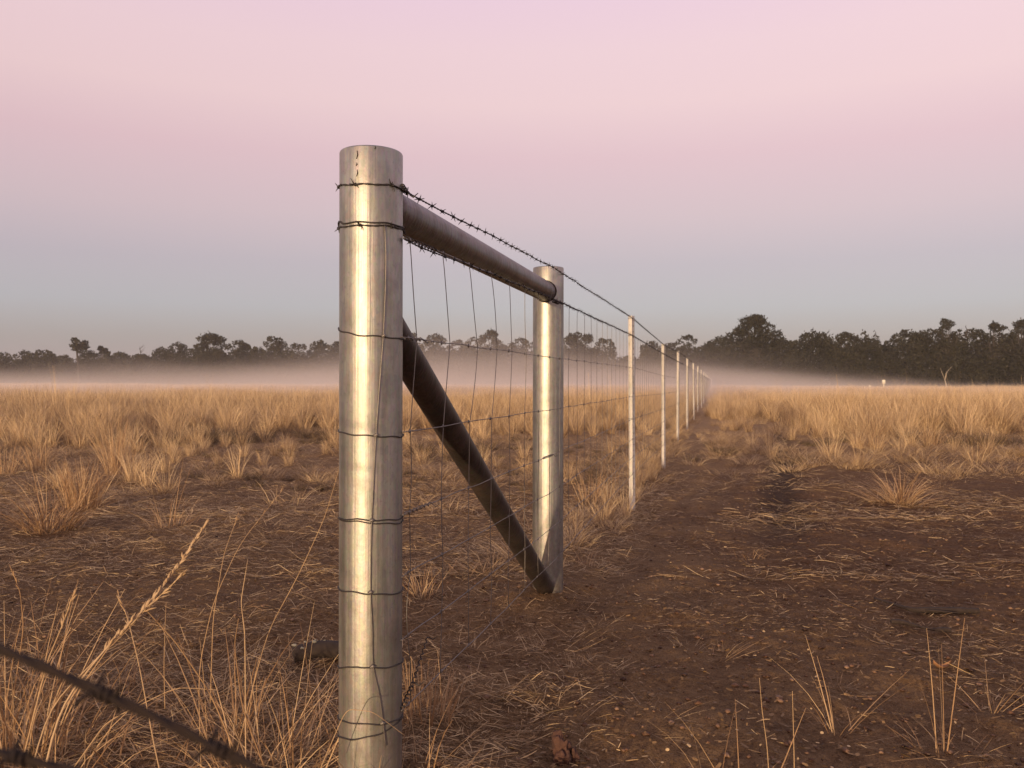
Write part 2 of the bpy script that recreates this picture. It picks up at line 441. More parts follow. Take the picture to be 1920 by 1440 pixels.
# dull weeds inside the grass
for (px, Y, n, sp) in [(300, 15.5, 26, 1.1), (390, 16, 10, .8), (560, 17, 8, .8), (1640, 16.5, 4, .7), (1880, 15, 4, .8), (820, 13, 5, .6)]:
    X = (px-960)/F*Y+rng.normal(0, sp, n); Yy = Y+rng.normal(0, .5, n)
    put(X, Yy, [10, 11, 12], rng.uniform(.6, 1.1, n))
pts = np.vstack(pts); idx = np.concatenate(idx); scl = np.concatenate(scl); rot = np.concatenate(rot)
me = bpy.data.meshes.new('grass'); me.vertices.add(len(pts)); me.vertices.foreach_set('co', pts.astype(np.float32).ravel())
a = me.attributes.new('pidx', 'INT', 'POINT'); a.data.foreach_set('value', idx.astype(np.int32))
a = me.attributes.new('pscl', 'FLOAT', 'POINT'); a.data.foreach_set('value', scl.astype(np.float32))
a = me.attributes.new('prot', 'FLOAT', 'POINT'); a.data.foreach_set('value', rot.astype(np.float32))
go = link('grass', me)
tag(go, 'tall dry golden grass covering the paddock on both sides of the fence', 'grass', kind='stuff')
ng = bpy.data.node_groups.new('scatter', 'GeometryNodeTree')
ng.interface.new_socket('Geometry', in_out='INPUT', socket_type='NodeSocketGeometry')
ng.interface.new_socket('Geometry', in_out='OUTPUT', socket_type='NodeSocketGeometry')
gi = ng.nodes.new('NodeGroupInput'); gout = ng.nodes.new('NodeGroupOutput')
ci = ng.nodes.new('GeometryNodeCollectionInfo'); ci.inputs['Collection'].default_value = protoC
ci.inputs['Separate Children'].default_value = True; ci.inputs['Reset Children'].default_value = True
ip = ng.nodes.new('GeometryNodeInstanceOnPoints'); ip.inputs['Pick Instance'].default_value = True
def named(nm, dt):
    n = ng.nodes.new('GeometryNodeInputNamedAttribute'); n.data_type = dt; n.inputs['Name'].default_value = nm
    return n.outputs['Attribute']
ng.links.new(gi.outputs[0], ip.inputs['Points']); ng.links.new(ci.outputs[0], ip.inputs['Instance'])
ng.links.new(named('pidx', 'INT'), ip.inputs['Instance Index'])
cx = ng.nodes.new('ShaderNodeCombineXYZ'); ng.links.new(named('prot', 'FLOAT'), cx.inputs['Z'])
ng.links.new(cx.outputs[0], ip.inputs['Rotation'])
ng.links.new(named('pscl', 'FLOAT'), ip.inputs['Scale'])
ng.links.new(ip.outputs[0], gout.inputs[0])
md = go.modifiers.new('scatter', 'NODES'); md.node_group = ng
print('field tufts', len(pts))

# ------------------------------------------------------------------ litter lying on the soil
def lying(n, X, Y, lmin, lmax, wmin, wmax, tone, zoff=.004, up=.12):
    az = rng.normal(0, 1, n)*.75+np.where(rng.uniform(0, 1, n) < .5, 0, PI)
    m = rng.uniform(0, 1, n) < .4; az[m] = rng.uniform(0, 2*PI, m.sum())
    L = rng.uniform(lmin, lmax, n)*rng.uniform(.3, 1, n); W = rng.uniform(wmin, wmax, n)
    segs = 3; s = np.linspace(0, 1, segs+1)
    cur = rng.normal(0, .13, n)
    a2 = az[:, None]+cur[:, None]*s[None, :]
    px = X[:, None]+L[:, None]*s*np.cos(a2); py = Y[:, None]+L[:, None]*s*np.sin(a2)
    lift = np.abs(rng.normal(0, up, n))[:, None]*L[:, None]*s[None, :]
    pz = gz(px, py)+zoff+lift+rng.uniform(0, .006, n)[:, None]
    P = np.stack([px, py, pz], -1)
    sd = np.stack([-np.sin(az), np.cos(az), rng.normal(0, .6, n)], -1); sd /= np.linalg.norm(sd, axis=1)[:, None]
    w = (W/2)[:, None]*(1-.5*np.abs(2*s-1)[None, :])
    V = np.stack([P-w[..., None]*sd[:, None], P+w[..., None]*sd[:, None]], 2).reshape(-1, 3)
    k = np.arange(segs)[None, :]; o = (np.arange(n)*(segs+1)*2)[:, None]
    Q = np.stack([o+2*k, o+2*k+1, o+2*k+3, o+2*k+2], -1).reshape(-1, 4)
    return V, Q, np.repeat(tone, (segs+1)*2)
def wedge(n, y0, y1, p=1.6, half=.72):
    Y = y0+(y1-y0)*rng.uniform(0, 1, n)**p; X = rng.uniform(-1, 1, n)*(half*Y+.5); return X, Y
lb = MB()
def add_lying(n, y0, y1, *a, tone=(0, 1), keep=None, **k):
    X, Y = wedge(n, y0, y1)
    if keep is not None:
        m = rng.uniform(0, 1, n) < keep(X, Y); X, Y = X[m], Y[m]
    n = len(X); V, Q, t = lying(n, X, Y, *a, rng.uniform(tone[0], tone[1], n), **k); lb.add(V, Q, tone=t)
def straw_cover(X, Y):
    f = fence_x(Y); left = X < f+.25
    pat = np.clip(.45+1.0*vnoise(X*1.3, Y*1.3, 31)+.4*vnoise(X*4, Y*4, 32), 0, 1)
    return np.clip(np.where(left, .45+.75*pat, (.05+.75*np.clip(vnoise(X*1.1, Y*1.1, 33)*1.6+.1, 0, 1))*np.where(Y < 3.4, 1.1, .6)), 0, 1)
add_lying(150000, 1.0, 10, .015, .07, .0012, .0034, tone=(0, .9), keep=straw_cover)
add_lying(24000, 1.0, 9, .04, .16, .0014, .0030, tone=(.35, 1), keep=lambda X, Y: straw_cover(X, Y)*np.where(X < fence_x(Y)+.25, 1, .35), up=.18)
add_lying(36000, 4.2, 9, .04, .16, .002, .0045, tone=(.1, 1), keep=straw_cover)
add_lying(60000, 6.5, 20, .06, .22, .003, .007, tone=(.2, 1), keep=straw_cover)
add_lying(22000, 1.0, 9, .008, .03, .004, .012, tone=(0, .35))          # bark crumbs and leaf scraps
add_lying(1200, 1.0, 9, .008, .02, .004, .010, tone=(.7, 1))
ltr = lb.build('ground_litter', M['litter'], smooth=False)
tag(ltr, 'fine dry straw and bark crumbs lying over the red soil', 'litter', kind='stuff')

nC = 5200; Yc = 1.1+8*rng.uniform(0, 1, nC)**1.5; Xc = rng.uniform(-.75, .75, nC)*(Yc+.4)
rc = rng.uniform(.0025, .010, nC)*(rng.uniform(0, 1, nC)**.8+.35)
oct_ = np.array([[1, 0, 0], [0, 1, 0], [-1, 0, 0], [0, -1, 0], [0, 0, 1], [0, 0, -1], [.7, .7, .35], [-.7, .6, .4], [.6, -.7, .3], [-.7, -.6, .45]])
tri = [(0, 6, 4), (6, 1, 4), (1, 7, 4), (7, 2, 4), (2, 9, 4), (9, 3, 4), (3, 8, 4), (8, 0, 4), (6, 0, 5), (1, 6, 5), (7, 1, 5), (2, 7, 5), (9, 2, 5), (3, 9, 5), (8, 3, 5), (0, 8, 5)]
Vc = oct_[None]*rng.uniform(.55, 1.35, (nC, 10, 1))*rc[:, None, None]*np.array([1.2, 1, .75])
aa = rng.uniform(0, 2*PI, nC); ca, sa0 = np.cos(aa)[:, None], np.sin(aa)[:, None]
Vc = np.stack([Vc[..., 0]*ca-Vc[..., 1]*sa0, Vc[..., 0]*sa0+Vc[..., 1]*ca, Vc[..., 2]], -1)
Vc += np.stack([Xc, Yc, gz(Xc, Yc)+rc*.3], -1)[:, None]
cm = MB(); cm.add(Vc, T=(np.arange(nC)[:, None, None]*10+np.array(tri)[None]).reshape(-1, 3), tone=np.repeat(rng.uniform(0, 1, nC), 10))
tag(cm.build('soil_crumbs', M['crumb'], smooth=True), 'small crumbs of red soil and bark scattered on the ground', 'soil', kind='stuff')

# ------------------------------------------------------------------ tussocks one can point to
def tussock(px, py, parts, label, group=None, mat='straw', name='grass_tussock'):
    """px,py: foot in the photograph"""
    Y = 3.0
    for _ in range(30):
        X = (px-960)/F*Y; Y = F*(EYE-float(gz(X, Y)))/(py-718)
    X = (px-960)/F*Y; org = np.array([X, Y, float(gz(X, Y))])
    mb = MB()
    for p in parts:
        V, Q, t = tuft(*p[0], **p[1]); mb.add(V+org, Q, tone=t)
    o = mb.build(name, M[mat], None, org, False)
    tag(o, label, 'grass tussock', group or 'dry grass tussocks on the bare soil')
    return o
U = dict
tussock(800, 1345, [((90, .20, .085, .0035), U(lean=(0, .35), bend=(0, .12), tone=(.25, .8))), ((30, .15, .09, .003), U(lean=(.3, 1.3), bend=(.1, .8)))],
        'short upright stubble clump against the foot of the big steel post')
tussock(792, 1118, [((50, .19, .06, .004), U(lean=(.05, .5), bend=(.1, .6))), ((30, .12, .08, .004), U(lean=(.5, 1.3), bend=(.2, 1)))],
        'small drooping straw tuft just behind the big steel post')
tussock(155, 955, [((260, .50, .14, .006), U(lean=(.02, .35), bend=(0, .3))), ((50, .3, .16, .006), U(lean=(.3, 1.1), bend=(.1, .9)))],
        'dense upright fan shaped tussock, tallest of a close pair')
tussock(95, 995, [((190, .5, .17, .006), U(lean=(.1, 1.0), bend=(.1, .9), tone=(.0, .7))), ((40, .3, .2, .006), U(lean=(.5, 1.4), bend=(.3, 1.2), tone=(.1, .7))), ((6, .85, .1, .005), U(lean=(.02, .3), bend=(0, .2)))],
        'reddish sprawling tussock leaning beside a dense upright one')
tussock(315, 988, [((40, .32, .13, .005), U(lean=(.05, .7), bend=(0, .6))), ((50, .25, .2, .005), U(lean=(.7, 1.8), bend=(.3, 1.2))), ((3, .6, .05, .005), U(lean=(.02, .3), bend=(0, .2)))],
        'low flattened tuft with a few upright stems on open soil')
tussock(70, 885, [((80, .55, .14, .007), U(lean=(.02, .4), bend=(0, .4)))], 'pale tall tussock standing at the ragged edge of the long grass')
tussock(218, 892, [((120, .85, .12, .007), U(lean=(.02, .4), bend=(0, .3))), ((30, .4, .2, .007), U(lean=(.3, 1), bend=(.2, 1)))],
        'tall vase shaped tussock opening upward before the long grass')
tussock(10, 890, [((60, .5, .14, .007), U(lean=(.02, .5), bend=(0, .4)))], 'narrow straw tussock at the outermost edge of the long grass')
tussock(1690, 942, [((150, .42, .10, .006), U(lean=(.05, .8), bend=(.1, .9))), ((160, .45, .25, .006), U(lean=(1.0, 2.6), bend=(.3, 1.0)))],
        'lone bright tussock with a flattened skirt on the dark track')
tussock(1625, 842, [((80, .6, .16, .007), U(lean=(.1, .7), bend=(.1, .7)))], 'bushy tussock a few paces beyond the lone bright tussock')
tussock(1750, 838, [((70, .55, .13, .007), U(lean=(.02, .5), bend=(.1, .5)))], 'tussock with straight raised stems where the long grass begins')
tussock(1500, 800, [((80, .6, .2, .008), U(lean=(.1, .8), bend=(.1, .7)))], 'rounded golden tussock where the bare track meets long grass')
tussock(1405, 1048, [((40, .09, .07, .003), U(lean=(.1, .8), bend=(0, .6), tone=(0, .5))), ((3, .16, .03, .003), U(lean=(.1, .6), bend=(0, .3)))],
        'tiny dull tuft on the trodden brown soil')
tussock(1350, 1233, [((14, .20, .02, .0025), U(lean=(.4, 2.2), bend=(0, .5))), ((24, .09, .05, .0025), U(lean=(.8, 2.5), bend=(.2, .8)))],
        'starved tuft of a few spread stems on bare ground')
tussock(1572, 1372, [((10, .30, .02, .0028), U(lean=(.1, .9), bend=(0, .3))), ((24, .12, .06, .0025), U(lean=(.8, 2.5), bend=(.2, .8)))],
        'sparse tuft whose thin stems cross like a star')
tussock(1770, 1412, [((7, .40, .02, .0028), U(lean=(.02, .25), bend=(0, .15))), ((50, .13, .08, .0025), U(lean=(.8, 2.5), bend=(.2, .8)))],
        'twin tall thin stems rising from a flat tuft')
tussock(1862, 1335, [((9, .24, .02, .0032), U(lean=(.4, 1.2), bend=(0, .3))), ((60, .09, .06, .003), U(lean=(.8, 2.5), bend=(.2, .8), tone=(.1, .6)))],
        'reddish matted tuft with splayed thick stems')
tussock(1095, 1062, [((16, .17, .04, .003), U(lean=(.05, .6), bend=(0, .4)))], 'wispy tuft just past the foot of the second big post')
tussock(1108, 940, [((40, .42, .1, .005), U(lean=(.02, .4), bend=(0, .4))), ((40, .28, .16, .005), U(lean=(.3, 1.1), bend=(.1, .9), tone=(.1, .7)))],
        'clump seen through the mesh between second big post and first picket')
tussock(990, 1035, [((60, .2, .16, .004), U(lean=(.3, 1.4), bend=(.2, 1.2))), ((14, .3, .1, .004), U(lean=(.05, .5), bend=(0, .4)))],
        'matted straw heap under the slanting brace')
tussock(870, 1080, [((60, .16, .16, .004), U(lean=(.4, 1.6), bend=(.2, 1.2)))], 'low matted clump beneath the mesh, behind the big steel post')
tussock(20, 1420, [((110, .50, .16, .0045), U(lean=(.02, .5), bend=(0, .5), tone=(.1, .85))), ((60, .3, .2, .004), U(lean=(.3, 1.2), bend=(.2, 1.1), tone=(.1, .8)))],
        'thick nearest clump behind the blurred rusty wire')
tussock(120, 1446, [((50, .34, .16, .004), U(lean=(.1, .9), bend=(.1, .8)))], 'bent over clump below the rusty wire')
tussock(230, 1300, [((70, .13, .10, .003), U(lean=(.1, .9), bend=(.1, .8), tone=(.1, .7)))], 'small soft tuft just above the rusty wire knot')
tussock(430, 1372, [((26, .32, .09, .0045), U(lean=(.02, .5), bend=(0, .3), tone=(.1, .8))), ((40, .2, .16, .004), U(lean=(.4, 1.4), bend=(.2, 1)))],
        'ragged clump of broken brown stems beyond the lower rusty wire')
tussock(560, 1425, [((90, .24, .2, .004), U(lean=(.2, 1.4), bend=(.1, .9))), ((30, .34, .16, .0035), U(lean=(.1, .7), bend=(0, .4)))],
        'broad tangled mat of straw beside the foot of the big post')
tussock(720, 1462, [((36, .24, .12, .0028), U(lean=(.1, .9), bend=(0, .6)))], 'loose thin straws in front of the big post foot')
tussock(1380, 1470, [((14, .28, .10, .0025), U(lean=(.1, .9), bend=(0, .4)))], 'few thin upright straws at the near edge of the soil')

tussock(470, 1440, [((60, .26, .16, .003), U(lean=(.3, 1.4), bend=(.1, 1.0))), ((14, .42, .12, .003), U(lean=(.05, .6), bend=(0, .3)))],
        'low tangle of thin straws between the rusty wire and the post')
tussock(330, 1452, [((60, .24, .2, .003), U(lean=(.3, 1.6), bend=(.1, 1.0), tone=(0, .8)))], 'flattened tangle crossed by the upper rusty wire')
# long single stalks
def stalk(name, P, r, label, seeds=0, sl=.3, tone=.8, group='long bent grass stalks near the big post'):
    P = np.array([at(*p) for p in P])
    # smooth
    t = np.linspace(0, len(P)-1, 28); Ps = np.stack([np.interp(t, range(len(P)), P[:, c]) for c in range(3)], -1)
    for _ in range(3): Ps[1:-1] = (Ps[:-2]+2*Ps[1:-1]+Ps[2:])/4
    mb = MB(); mb.tube(Ps, np.linspace(r, r*.45, len(Ps)), 5, True, tone=tone)
    if seeds: seedheads(mb, Ps, r*.9, seeds, sl, tone)
    o = mb.build(name, M['straw'], None, Ps[0]); tag(o, label, 'grass stalk', group)
stalk('grass_stalk', [(60, 1560, 1.30), (110, 1330, 1.33), (200, 1215, 1.38), (275, 1140, 1.42), (330, 1070, 1.46), (388, 980, 1.5)], .0022, 'thickest slanting stalk topped by a long feathery seed head', 90, .62, .95)
stalk('grass_stalk', [(20, 1600, 1.4), (90, 1330, 1.45), (210, 1208, 1.5), (290, 1128, 1.5), (350, 1072, 1.5)], .0016, 'thin stalk running beside the feathery slanting stalk', 24, .4, .9)
stalk('grass_stalk', [(480, 1500, 1.7), (395, 1300, 1.66), (330, 1205, 1.6), (268, 1138, 1.55)], .0020, 'bare reddish stem leaning across the feathery stalk', 0, .2, .6)
stalk('grass_stalk', [(380, 1500, 2.0), (372, 1260, 2.02), (400, 1130, 2.05), (450, 1020, 2.1), (530, 920, 2.2)], .0015, 'long thin stalk arching over toward the big post', 6, .2, .7)
stalk('grass_stalk', [(395, 1320, 2.1), (400, 1160, 2.1), (420, 1040, 2.15), (447, 965, 2.2)], .0014, 'thin upright stalk inside the arching stalk', 5, .2, .75)
stalk('grass_stalk', [(440, 1430, 2.0), (500, 1190, 2.0), (560, 1080, 2.0), (610, 970, 2.0), (636, 880, 2.0)], .0014, 'thin curved stalk reaching up to touch the big post', 0, .2, .75)
stalk('grass_stalk', [(462, 1480, 1.9), (460, 1190, 1.92), (452, 1130, 1.93), (465, 1050, 1.95)], .0018, 'short kinked stem standing apart on the soil', 0, .2, .95)
stalk('grass_stalk', [(310, 1490, 1.6), (290, 1400, 1.6), (262, 1250, 1.62), (240, 1160, 1.64), (222, 1115, 1.65)], .0015, 'stem with a small seed head leaning away from the post', 16, .35, .85)
stalk('grass_stalk', [(40, 1440, 1.5), (90, 1240, 1.5), (115, 1180, 1.5), (140, 1112, 1.5)], .0017, 'short seed topped stalk near the first rusty wire', 16, .35, .8)
stalk('grass_stalk', [(20, 1345, 2.2), (45, 1180, 2.25), (38, 1110, 2.25), (18, 1060, 2.25)], .0018, 'reddish stem beside the thick nearest clump', 8, .3, .5)
stalk('grass_stalk', [(520, 1500, 1.8), (455, 1330, 1.8), (440, 1210, 1.8), (448, 1160, 1.8)], .0018, 'crooked brown stem among the broken clump', 0, .3, .4)
stalk('grass_stalk', [(140, 1440, 1.7), (200, 1355, 1.7), (330, 1290, 1.7), (410, 1295, 1.7)], .0013, 'pale bowed straw arching low over the soil', 0, .3, .8)
stalk('grass_stalk', [(310, 1330, 2.0), (308, 1250, 2.0), (310, 1180, 2.0), (312, 1130, 2.0)], .0012, 'hair thin upright stem near the arching stalk', 0, .3, .7)
stalk('grass_stalk', [(1450, 1560, 1.9), (1440, 1400, 1.9), (1430, 1330, 1.9), (1425, 1270, 1.9)], .0013, 'lone upright straw on the near bare soil', 0, .3, .8)
stalk('grass_stalk', [(1492, 1500, 2.0), (1490, 1400, 2.0), (1487, 1295, 2.0)], .0016, 'stouter lone straw beside another upright straw', 0, .3, .8)
stalk('grass_stalk', [(600, 1446, 1.75), (650, 1330, 1.75), (700, 1335, 1.75), (760, 1380, 1.8)], .0011, 'fine straw bowed across the foot of the big post', 0, .3, .8)

# ------------------------------------------------------------------ the fence
D = np.array([0.2567, 1.0, 0]); D /= np.linalg.norm(D); N_ = np.array([D[1], -D[0], 0])
P1 = np.array([-0.336, 1.907, 0.0]); P2 = np.array([0.1755, 3.885, -0.02])
RP = 0.0745
fence = empty('wire_fence', P1)
tag(fence, 'new galvanised stock fence of wire mesh and barbed wire running to the far trees', 'fence')

def W(Y, h):  # a point of the wire plane at depth Y and height h above the eye line
    return np.array([fence_x(Y), Y, EYE+h])

def pipe_post(name, P, top, bot, r):
    mb = MB(); n = 64; th = np.arange(n)*2*PI/n
    zs = np.concatenate([[bot], np.linspace(bot+.05, top-.004, 14), [top-.001]])
    rs = [r]*(len(zs)-1)+[r-.0015]
    rings = [np.stack([P[0]+rr*np.cos(th), P[1]+rr*np.sin(th), np.full(n, z)], -1) for z, rr in zip(zs, rs)]
    ri = r-.005
    rings += [np.stack([P[0]+ri*np.cos(th), P[1]+ri*np.sin(th), np.full(n, z)], -1) for z in (top-.001, top-.25)]
    V = np.vstack(rings); m = len(rings); i = np.arange(m-1)[:, None]; j = np.arange(n)[None, :]; j2 = (j+1) % n
    mb.add(V, np.stack([i*n+j, i*n+j2, (i+1)*n+j2, (i+1)*n+j], -1).reshape(-1, 4))
    c = np.array([[P[0], P[1], top-.25]]); b = mb.n; mb.add(c)
    mb.T.append(np.array([[(m-1)*n+k, (m-1)*n+(k+1) % n, b] for k in range(n)]))
    return mb.build(name, M['pipe'], fence)
ep = pipe_post('end_post', P1, EYE+.546, -.35, RP); ep['label'] = 'big round galvanised end post'
sp = pipe_post('strainer_post', P2, EYE+.559, -.40, RP); sp['label'] = 'second round post holding rail and brace'

def pipe_between(name, A, B, r, mat, label):
    mb = MB(); mb.tube(np.array([A+(B-A)*t for t in np.linspace(0, 1, 20)]), r, 40)
    o = mb.build(name, mat, fence); o['label'] = label; return o
pipe_between('top_rail', P1*[1, 1, 0]+[0, 0, EYE+.437]+D*.03, P2*[1, 1, 0]+[0, 0, EYE+.437]-D*.055, .0485, M['rail'], 'brown stained horizontal pipe between the posts')
brA = P1*[1, 1, 0]+D*.02; brA[2] = EYE+.19
brB = P2*[1, 1, 0]-D*.012; brB[2] = EYE-1.005
pipe_between('brace', brA, brB, .043, M['brace'], 'dark slanting pipe brace')
# weld collars where the rail meets the posts
mb = MB(); th = np.linspace(0, 2*PI, 40, endpoint=False)
c = P2*[1, 1, 0]+[0, 0, EYE+.437]
ring = []
for a in th:
    u = .0495*math.cos(a); z = .0495*math.sin(a); dd = math.sqrt(max(RP**2-u*u, 0))
    ring.append(c+N_*u+np.array([0, 0, z])-D*(dd+.001))
mb.tube(ring, .0035+.0012*rng.uniform(0, 1, 40), 6, closed=True)
mb.build('weld_bead', M['deadwood'], fence)

# star pickets
picY = [7.09, 11.3, 15.6, 20.4, 25.5, 31.5, 38, 45.5, 53.5, 63, 75, 90, 108]
picT = [.598, .555, .63, .64, .64, .67, .65, .62, .66, .64, .66, .62, .62]
picB = [-1.14, -1.22]
def picket(Y, top, k):
    X = fence_x(Y)-.018; bot = float(gz(X, Y))-.12
    mb = MB()
    zt = EYE+top; lean = {0: -.012, 1: -.004}.get(k, rng.normal(0, .004))
    w = .030; t = .0045
    angs = [math.radians(a) for a in (-95, 25, 148)]
    prof = []
    for a in angs:
        d = np.array([math.cos(a), math.sin(a)]); q = np.array([-d[1], d[0]])
        tip = w*(1.15 if a == angs[0] else 1)
        prof += [d*.006-q*t*.7, d*tip-q*t*.5, d*tip+q*t*.5, d*.006+q*t*.7]
    prof = np.array(prof); n = len(prof)
    zs = [bot, (bot+zt)/2, zt-.01, zt]
    V = []
    for z in zs:
        f = (z-bot)/(zt-bot); dx = -lean*(1-f)*1.0*(Y/7)
        V.append(np.stack([X+prof[:, 0]+dx, Y+prof[:, 1], np.full(n, z)], -1))
    m = len(zs); i = np.arange(m-1)[:, None]; j = np.arange(n)[None, :]; j2 = (j+1) % n
    mb.add(np.vstack(V), np.stack([i*n+j, i*n+j2, (i+1)*n+j2, (i+1)*n+j], -1).reshape(-1, 4))
    ctr = len(np.vstack(V)); mb.add([[X, Y, zt]]); mb.T.append(np.array([[(m-1)*n+kk, (m-1)*n+(kk+1) % n, ctr] for kk in range(n)]))
    nf = sum(len(q) for q in mb.Q)+sum(len(t_) for t_ in mb.T); nq = sum(len(q) for q in mb.Q)
    nt0 = sum(len(t_) for t_ in mb.T)
    if Y < 26:   # the row of punched holes down the front flange
        d = np.array([math.cos(angs[1]), math.sin(angs[1])])
        for z in np.arange(bot+.25, zt-.04, .05):
            f = (z-bot)/(zt-bot); dx = -lean*(1-f)*(Y/7)
            p = np.array([X+dx+d[0]*.019, Y+d[1]*.019-.0032, z])
            th = np.arange(8)*PI/4
            V = [p+np.array([math.cos(a)*.0035*d[0], math.cos(a)*.0035*d[1], math.sin(a)*.0045]) for a in th]
            mb.add(V+[p], T=[(8, kk, (kk+1) % 8) for kk in range(8)])
    o = mb.build('steel_picket', M['picket'], fence, smooth=False)
    o.data.materials.append(M['deadwood'])
    for pl in o.data.polygons[nq+nt0:]: pl.material_index = 1
    return o
for k, (Y, T) in enumerate(zip(picY, picT)): picket(Y, T, k)

# wires
KY = [1.888, 3.6, 7.09, 11.3, 15.6, 20.4, 25.5, 60, 110]
HB = [.454, .523, .572, .53, .60, .62, .62, .63, .61]
H2 = [.342, .383, .418, .405, .415, .42, .42, .42, .42]
LINES = [H2,
 [.108, .116, .137, .10, .094, .09, .09, .09, .09],
 [-.116, -.118, -.118, -.15, -.155, -.16, -.16, -.16, -.16],
 [-.311, -.3225, -.315, -.36, -.38, -.38, -.38, -.38, -.38],
 [-.458, -.489, -.492, -.535, -.55, -.55, -.55, -.55, -.55],
 [-.61, -.654, -.65, -.71, -.71, -.71, -.71, -.71, -.71],
 [-.775, -.81, -.80, -.86, -.86, -.86, -.86, -.86, -.86]]
def hgt(K, Y): return np.interp(Y, KY, K)
def plane_pts(K, Y, sag=0.0, wob=.002, seed=0):
    Y = np.asarray(Y); h = hgt(K, Y)+wob*vnoise(Y*6, Y*0+seed, 40+seed)
    off = .003*vnoise(Y*4, Y*0+seed, 60+seed)
    return np.stack([fence_x(Y)+off, Y, EYE+h], -1)

def barbed(name, path, pitch, spacing, label=None, mat='barbed', r=.0014, amp=.0022, until=1e9, blen=.015, parent=fence):
    """two twisted strands with four pointed barbs; path dense polyline"""
    mb = MB()
    seg = np.linalg.norm(np.diff(path, axis=0), axis=1); L = np.concatenate([[0], np.cumsum(seg)])
    def S(l): return np.stack([np.interp(l, L, path[:, c]) for c in range(3)], -1)
    Ln = min(L[-1], until)
    ls = np.arange(0, Ln, pitch/7.0); P = S(ls)
    T = np.gradient(P, axis=0); T /= np.linalg.norm(T, axis=1)[:, None]
    A = np.cross(T, [0, 0, 1.0]); A /= np.linalg.norm(A, axis=1)[:, None]; B = np.cross(T, A)
    ph = ls*2*PI/pitch
    for o in (0, PI):
        mb.tube(P+amp*.5*(np.cos(ph+o)[:, None]*A+np.sin(ph+o)[:, None]*B), r, 5)
    if L[-1] > Ln:
        l2 = np.arange(Ln, L[-1], .5); mb.tube(S(l2), r*1.7, 4)
    lb_ = spacing*.5
    while lb_ < Ln:
        i0 = min(int(lb_/(pitch/7.0)), len(P)-2); p = P[i0]; t, a_, b_ = T[i0], A[i0], B[i0]
        q = np.linspace(0, 4*PI, 14)
        mb.tube([p+t*(x/(4*PI)-.5)*.008+(amp*.5+r*1.6)*(math.cos(x)*a_+math.sin(x)*b_) for x in q], r*.85, 4)
        ph0 = random.uniform(0, 2*PI)
        for kx, sg in ((0, -1), (1.2, -1), (PI, 1), (PI+1.2, 1)):
            dd = math.cos(ph0+kx)*a_+math.sin(ph0+kx)*b_+t*.45*sg*random.uniform(.5, 1.3)
            dd /= np.linalg.norm(dd); s0 = p+t*sg*.003
            mb.tube([s0, s0+dd*blen*.6, s0+dd*blen*random.uniform(.85, 1.1)], [r*.85, r*.8, r*.15], 4)
        lb_ += spacing*random.uniform(.92, 1.08)
    o = mb.build(name, M[mat], parent)
    if label: o['label'] = label
    return o
Yd = np.concatenate([np.linspace(1.888, 7.09, 60), np.linspace(7.2, 110, 120)])
barbed('barbed_wire', plane_pts(HB, Yd, wob=.003, seed=1), .042, .083, 'top barbed strand', until=22)
barbed('barbed_wire', plane_pts(H2, Yd, wob=.004, seed=2)+[0.004, 0, -.004], .042, .083, 'second barbed strand tied to the top of the mesh', until=16)

Y0 = 1.933; SP = .231; NVIS = 430
dropY = Y0+SP*np.arange(NVIS); dropY = dropY[dropY < 100]
def knot(mb, p, r=.0042, sides=6):
    # ring knot: short fat barrel round the crossing
    q = np.linspace(0, 2*PI, 9)[:-1]
    mb.tube([p+np.array([D[0]*.0035*math.cos(a)-0*a, D[1]*.0035*math.cos(a), .0045*math.sin(a)]) for a in q], .0018, 4, closed=True)
    mb.tube([p-D*.004, p, p+D*.004], [.0022, .0036, .0022], 5)
for li, K in enumerate(LINES):
    mb = MB()
    Yl = np.concatenate([np.linspace(1.888, 7, 120), np.linspace(7.05, 30, 120), np.linspace(31, 110, 60)])
    mb.tube(plane_pts(K, Yl, wob=.0025, seed=li+3), .00135 if li else .0016, 5)
    for Y in dropY[dropY < 14]:
        p = plane_pts(K, np.array([Y]), wob=.0025, seed=li+3)[0]; knot(mb, p)
    for Y in np.arange(1.95, 9, SP/3.02):      # crimps between the knots
        p = plane_pts(K, np.array([Y]), wob=.0025, seed=li+3)[0]
        mb.tube([p-D*.004, p, p+D*.004], [.0013, .0024, .0013], 4)
    o = mb.build('line_wire', M['wire'], fence)
# vertical wires
shift = [.048, .062, .088, .075, .04, .025, .012, .010]
top, far = dropY[:95], dropY[95:]
def vertical(mb, Y, k, r=.00115, sides=5, detail=True):
    hs = [float(hgt(K, Y)) for K in LINES]
    s3 = shift[k] if k < len(shift) else rng.normal(0, .006)
    offs = [0, s3, s3*.12+rng.normal(0, .004), rng.normal(0, .006), rng.normal(0, .006), rng.normal(0, .008), rng.normal(0, .012)]
    hh, oo = [], []
    for a in range(6):
        hh += list(np.linspace(hs[a], hs[a+1], 7)[:-1])
        e = np.linspace(0, 1, 7)[:-1]
        oo += list(offs[a]+(offs[a+1]-offs[a])*e**(.8 if a == 0 else 1.15)+rng.normal(0, .006)*np.sin(e*PI))
    hh.append(hs[6]); oo.append(offs[6])
    P = np.array([W(Y+o_*D[1], h) for h, o_ in zip(hh, oo)])
    if not detail: P = P[[0, 6, 18, 30, -1]]
    P = P+N_*.0012
    mb.tube(P, r, sides)
for k, Y in enumerate(top):
    mb = MB(); vertical(mb, Y, k, detail=Y < 12, sides=5 if Y < 8 else 3); mb.build('vertical_wire', M['wire'], fence)
mb = MB()
for Y in far: vertical(mb, Y, 99, sides=3, detail=False)
o = mb.build('vertical_wire', M['wire'], fence); o['kind'] = 'stuff'; o['label'] = 'far vertical wires of the mesh'

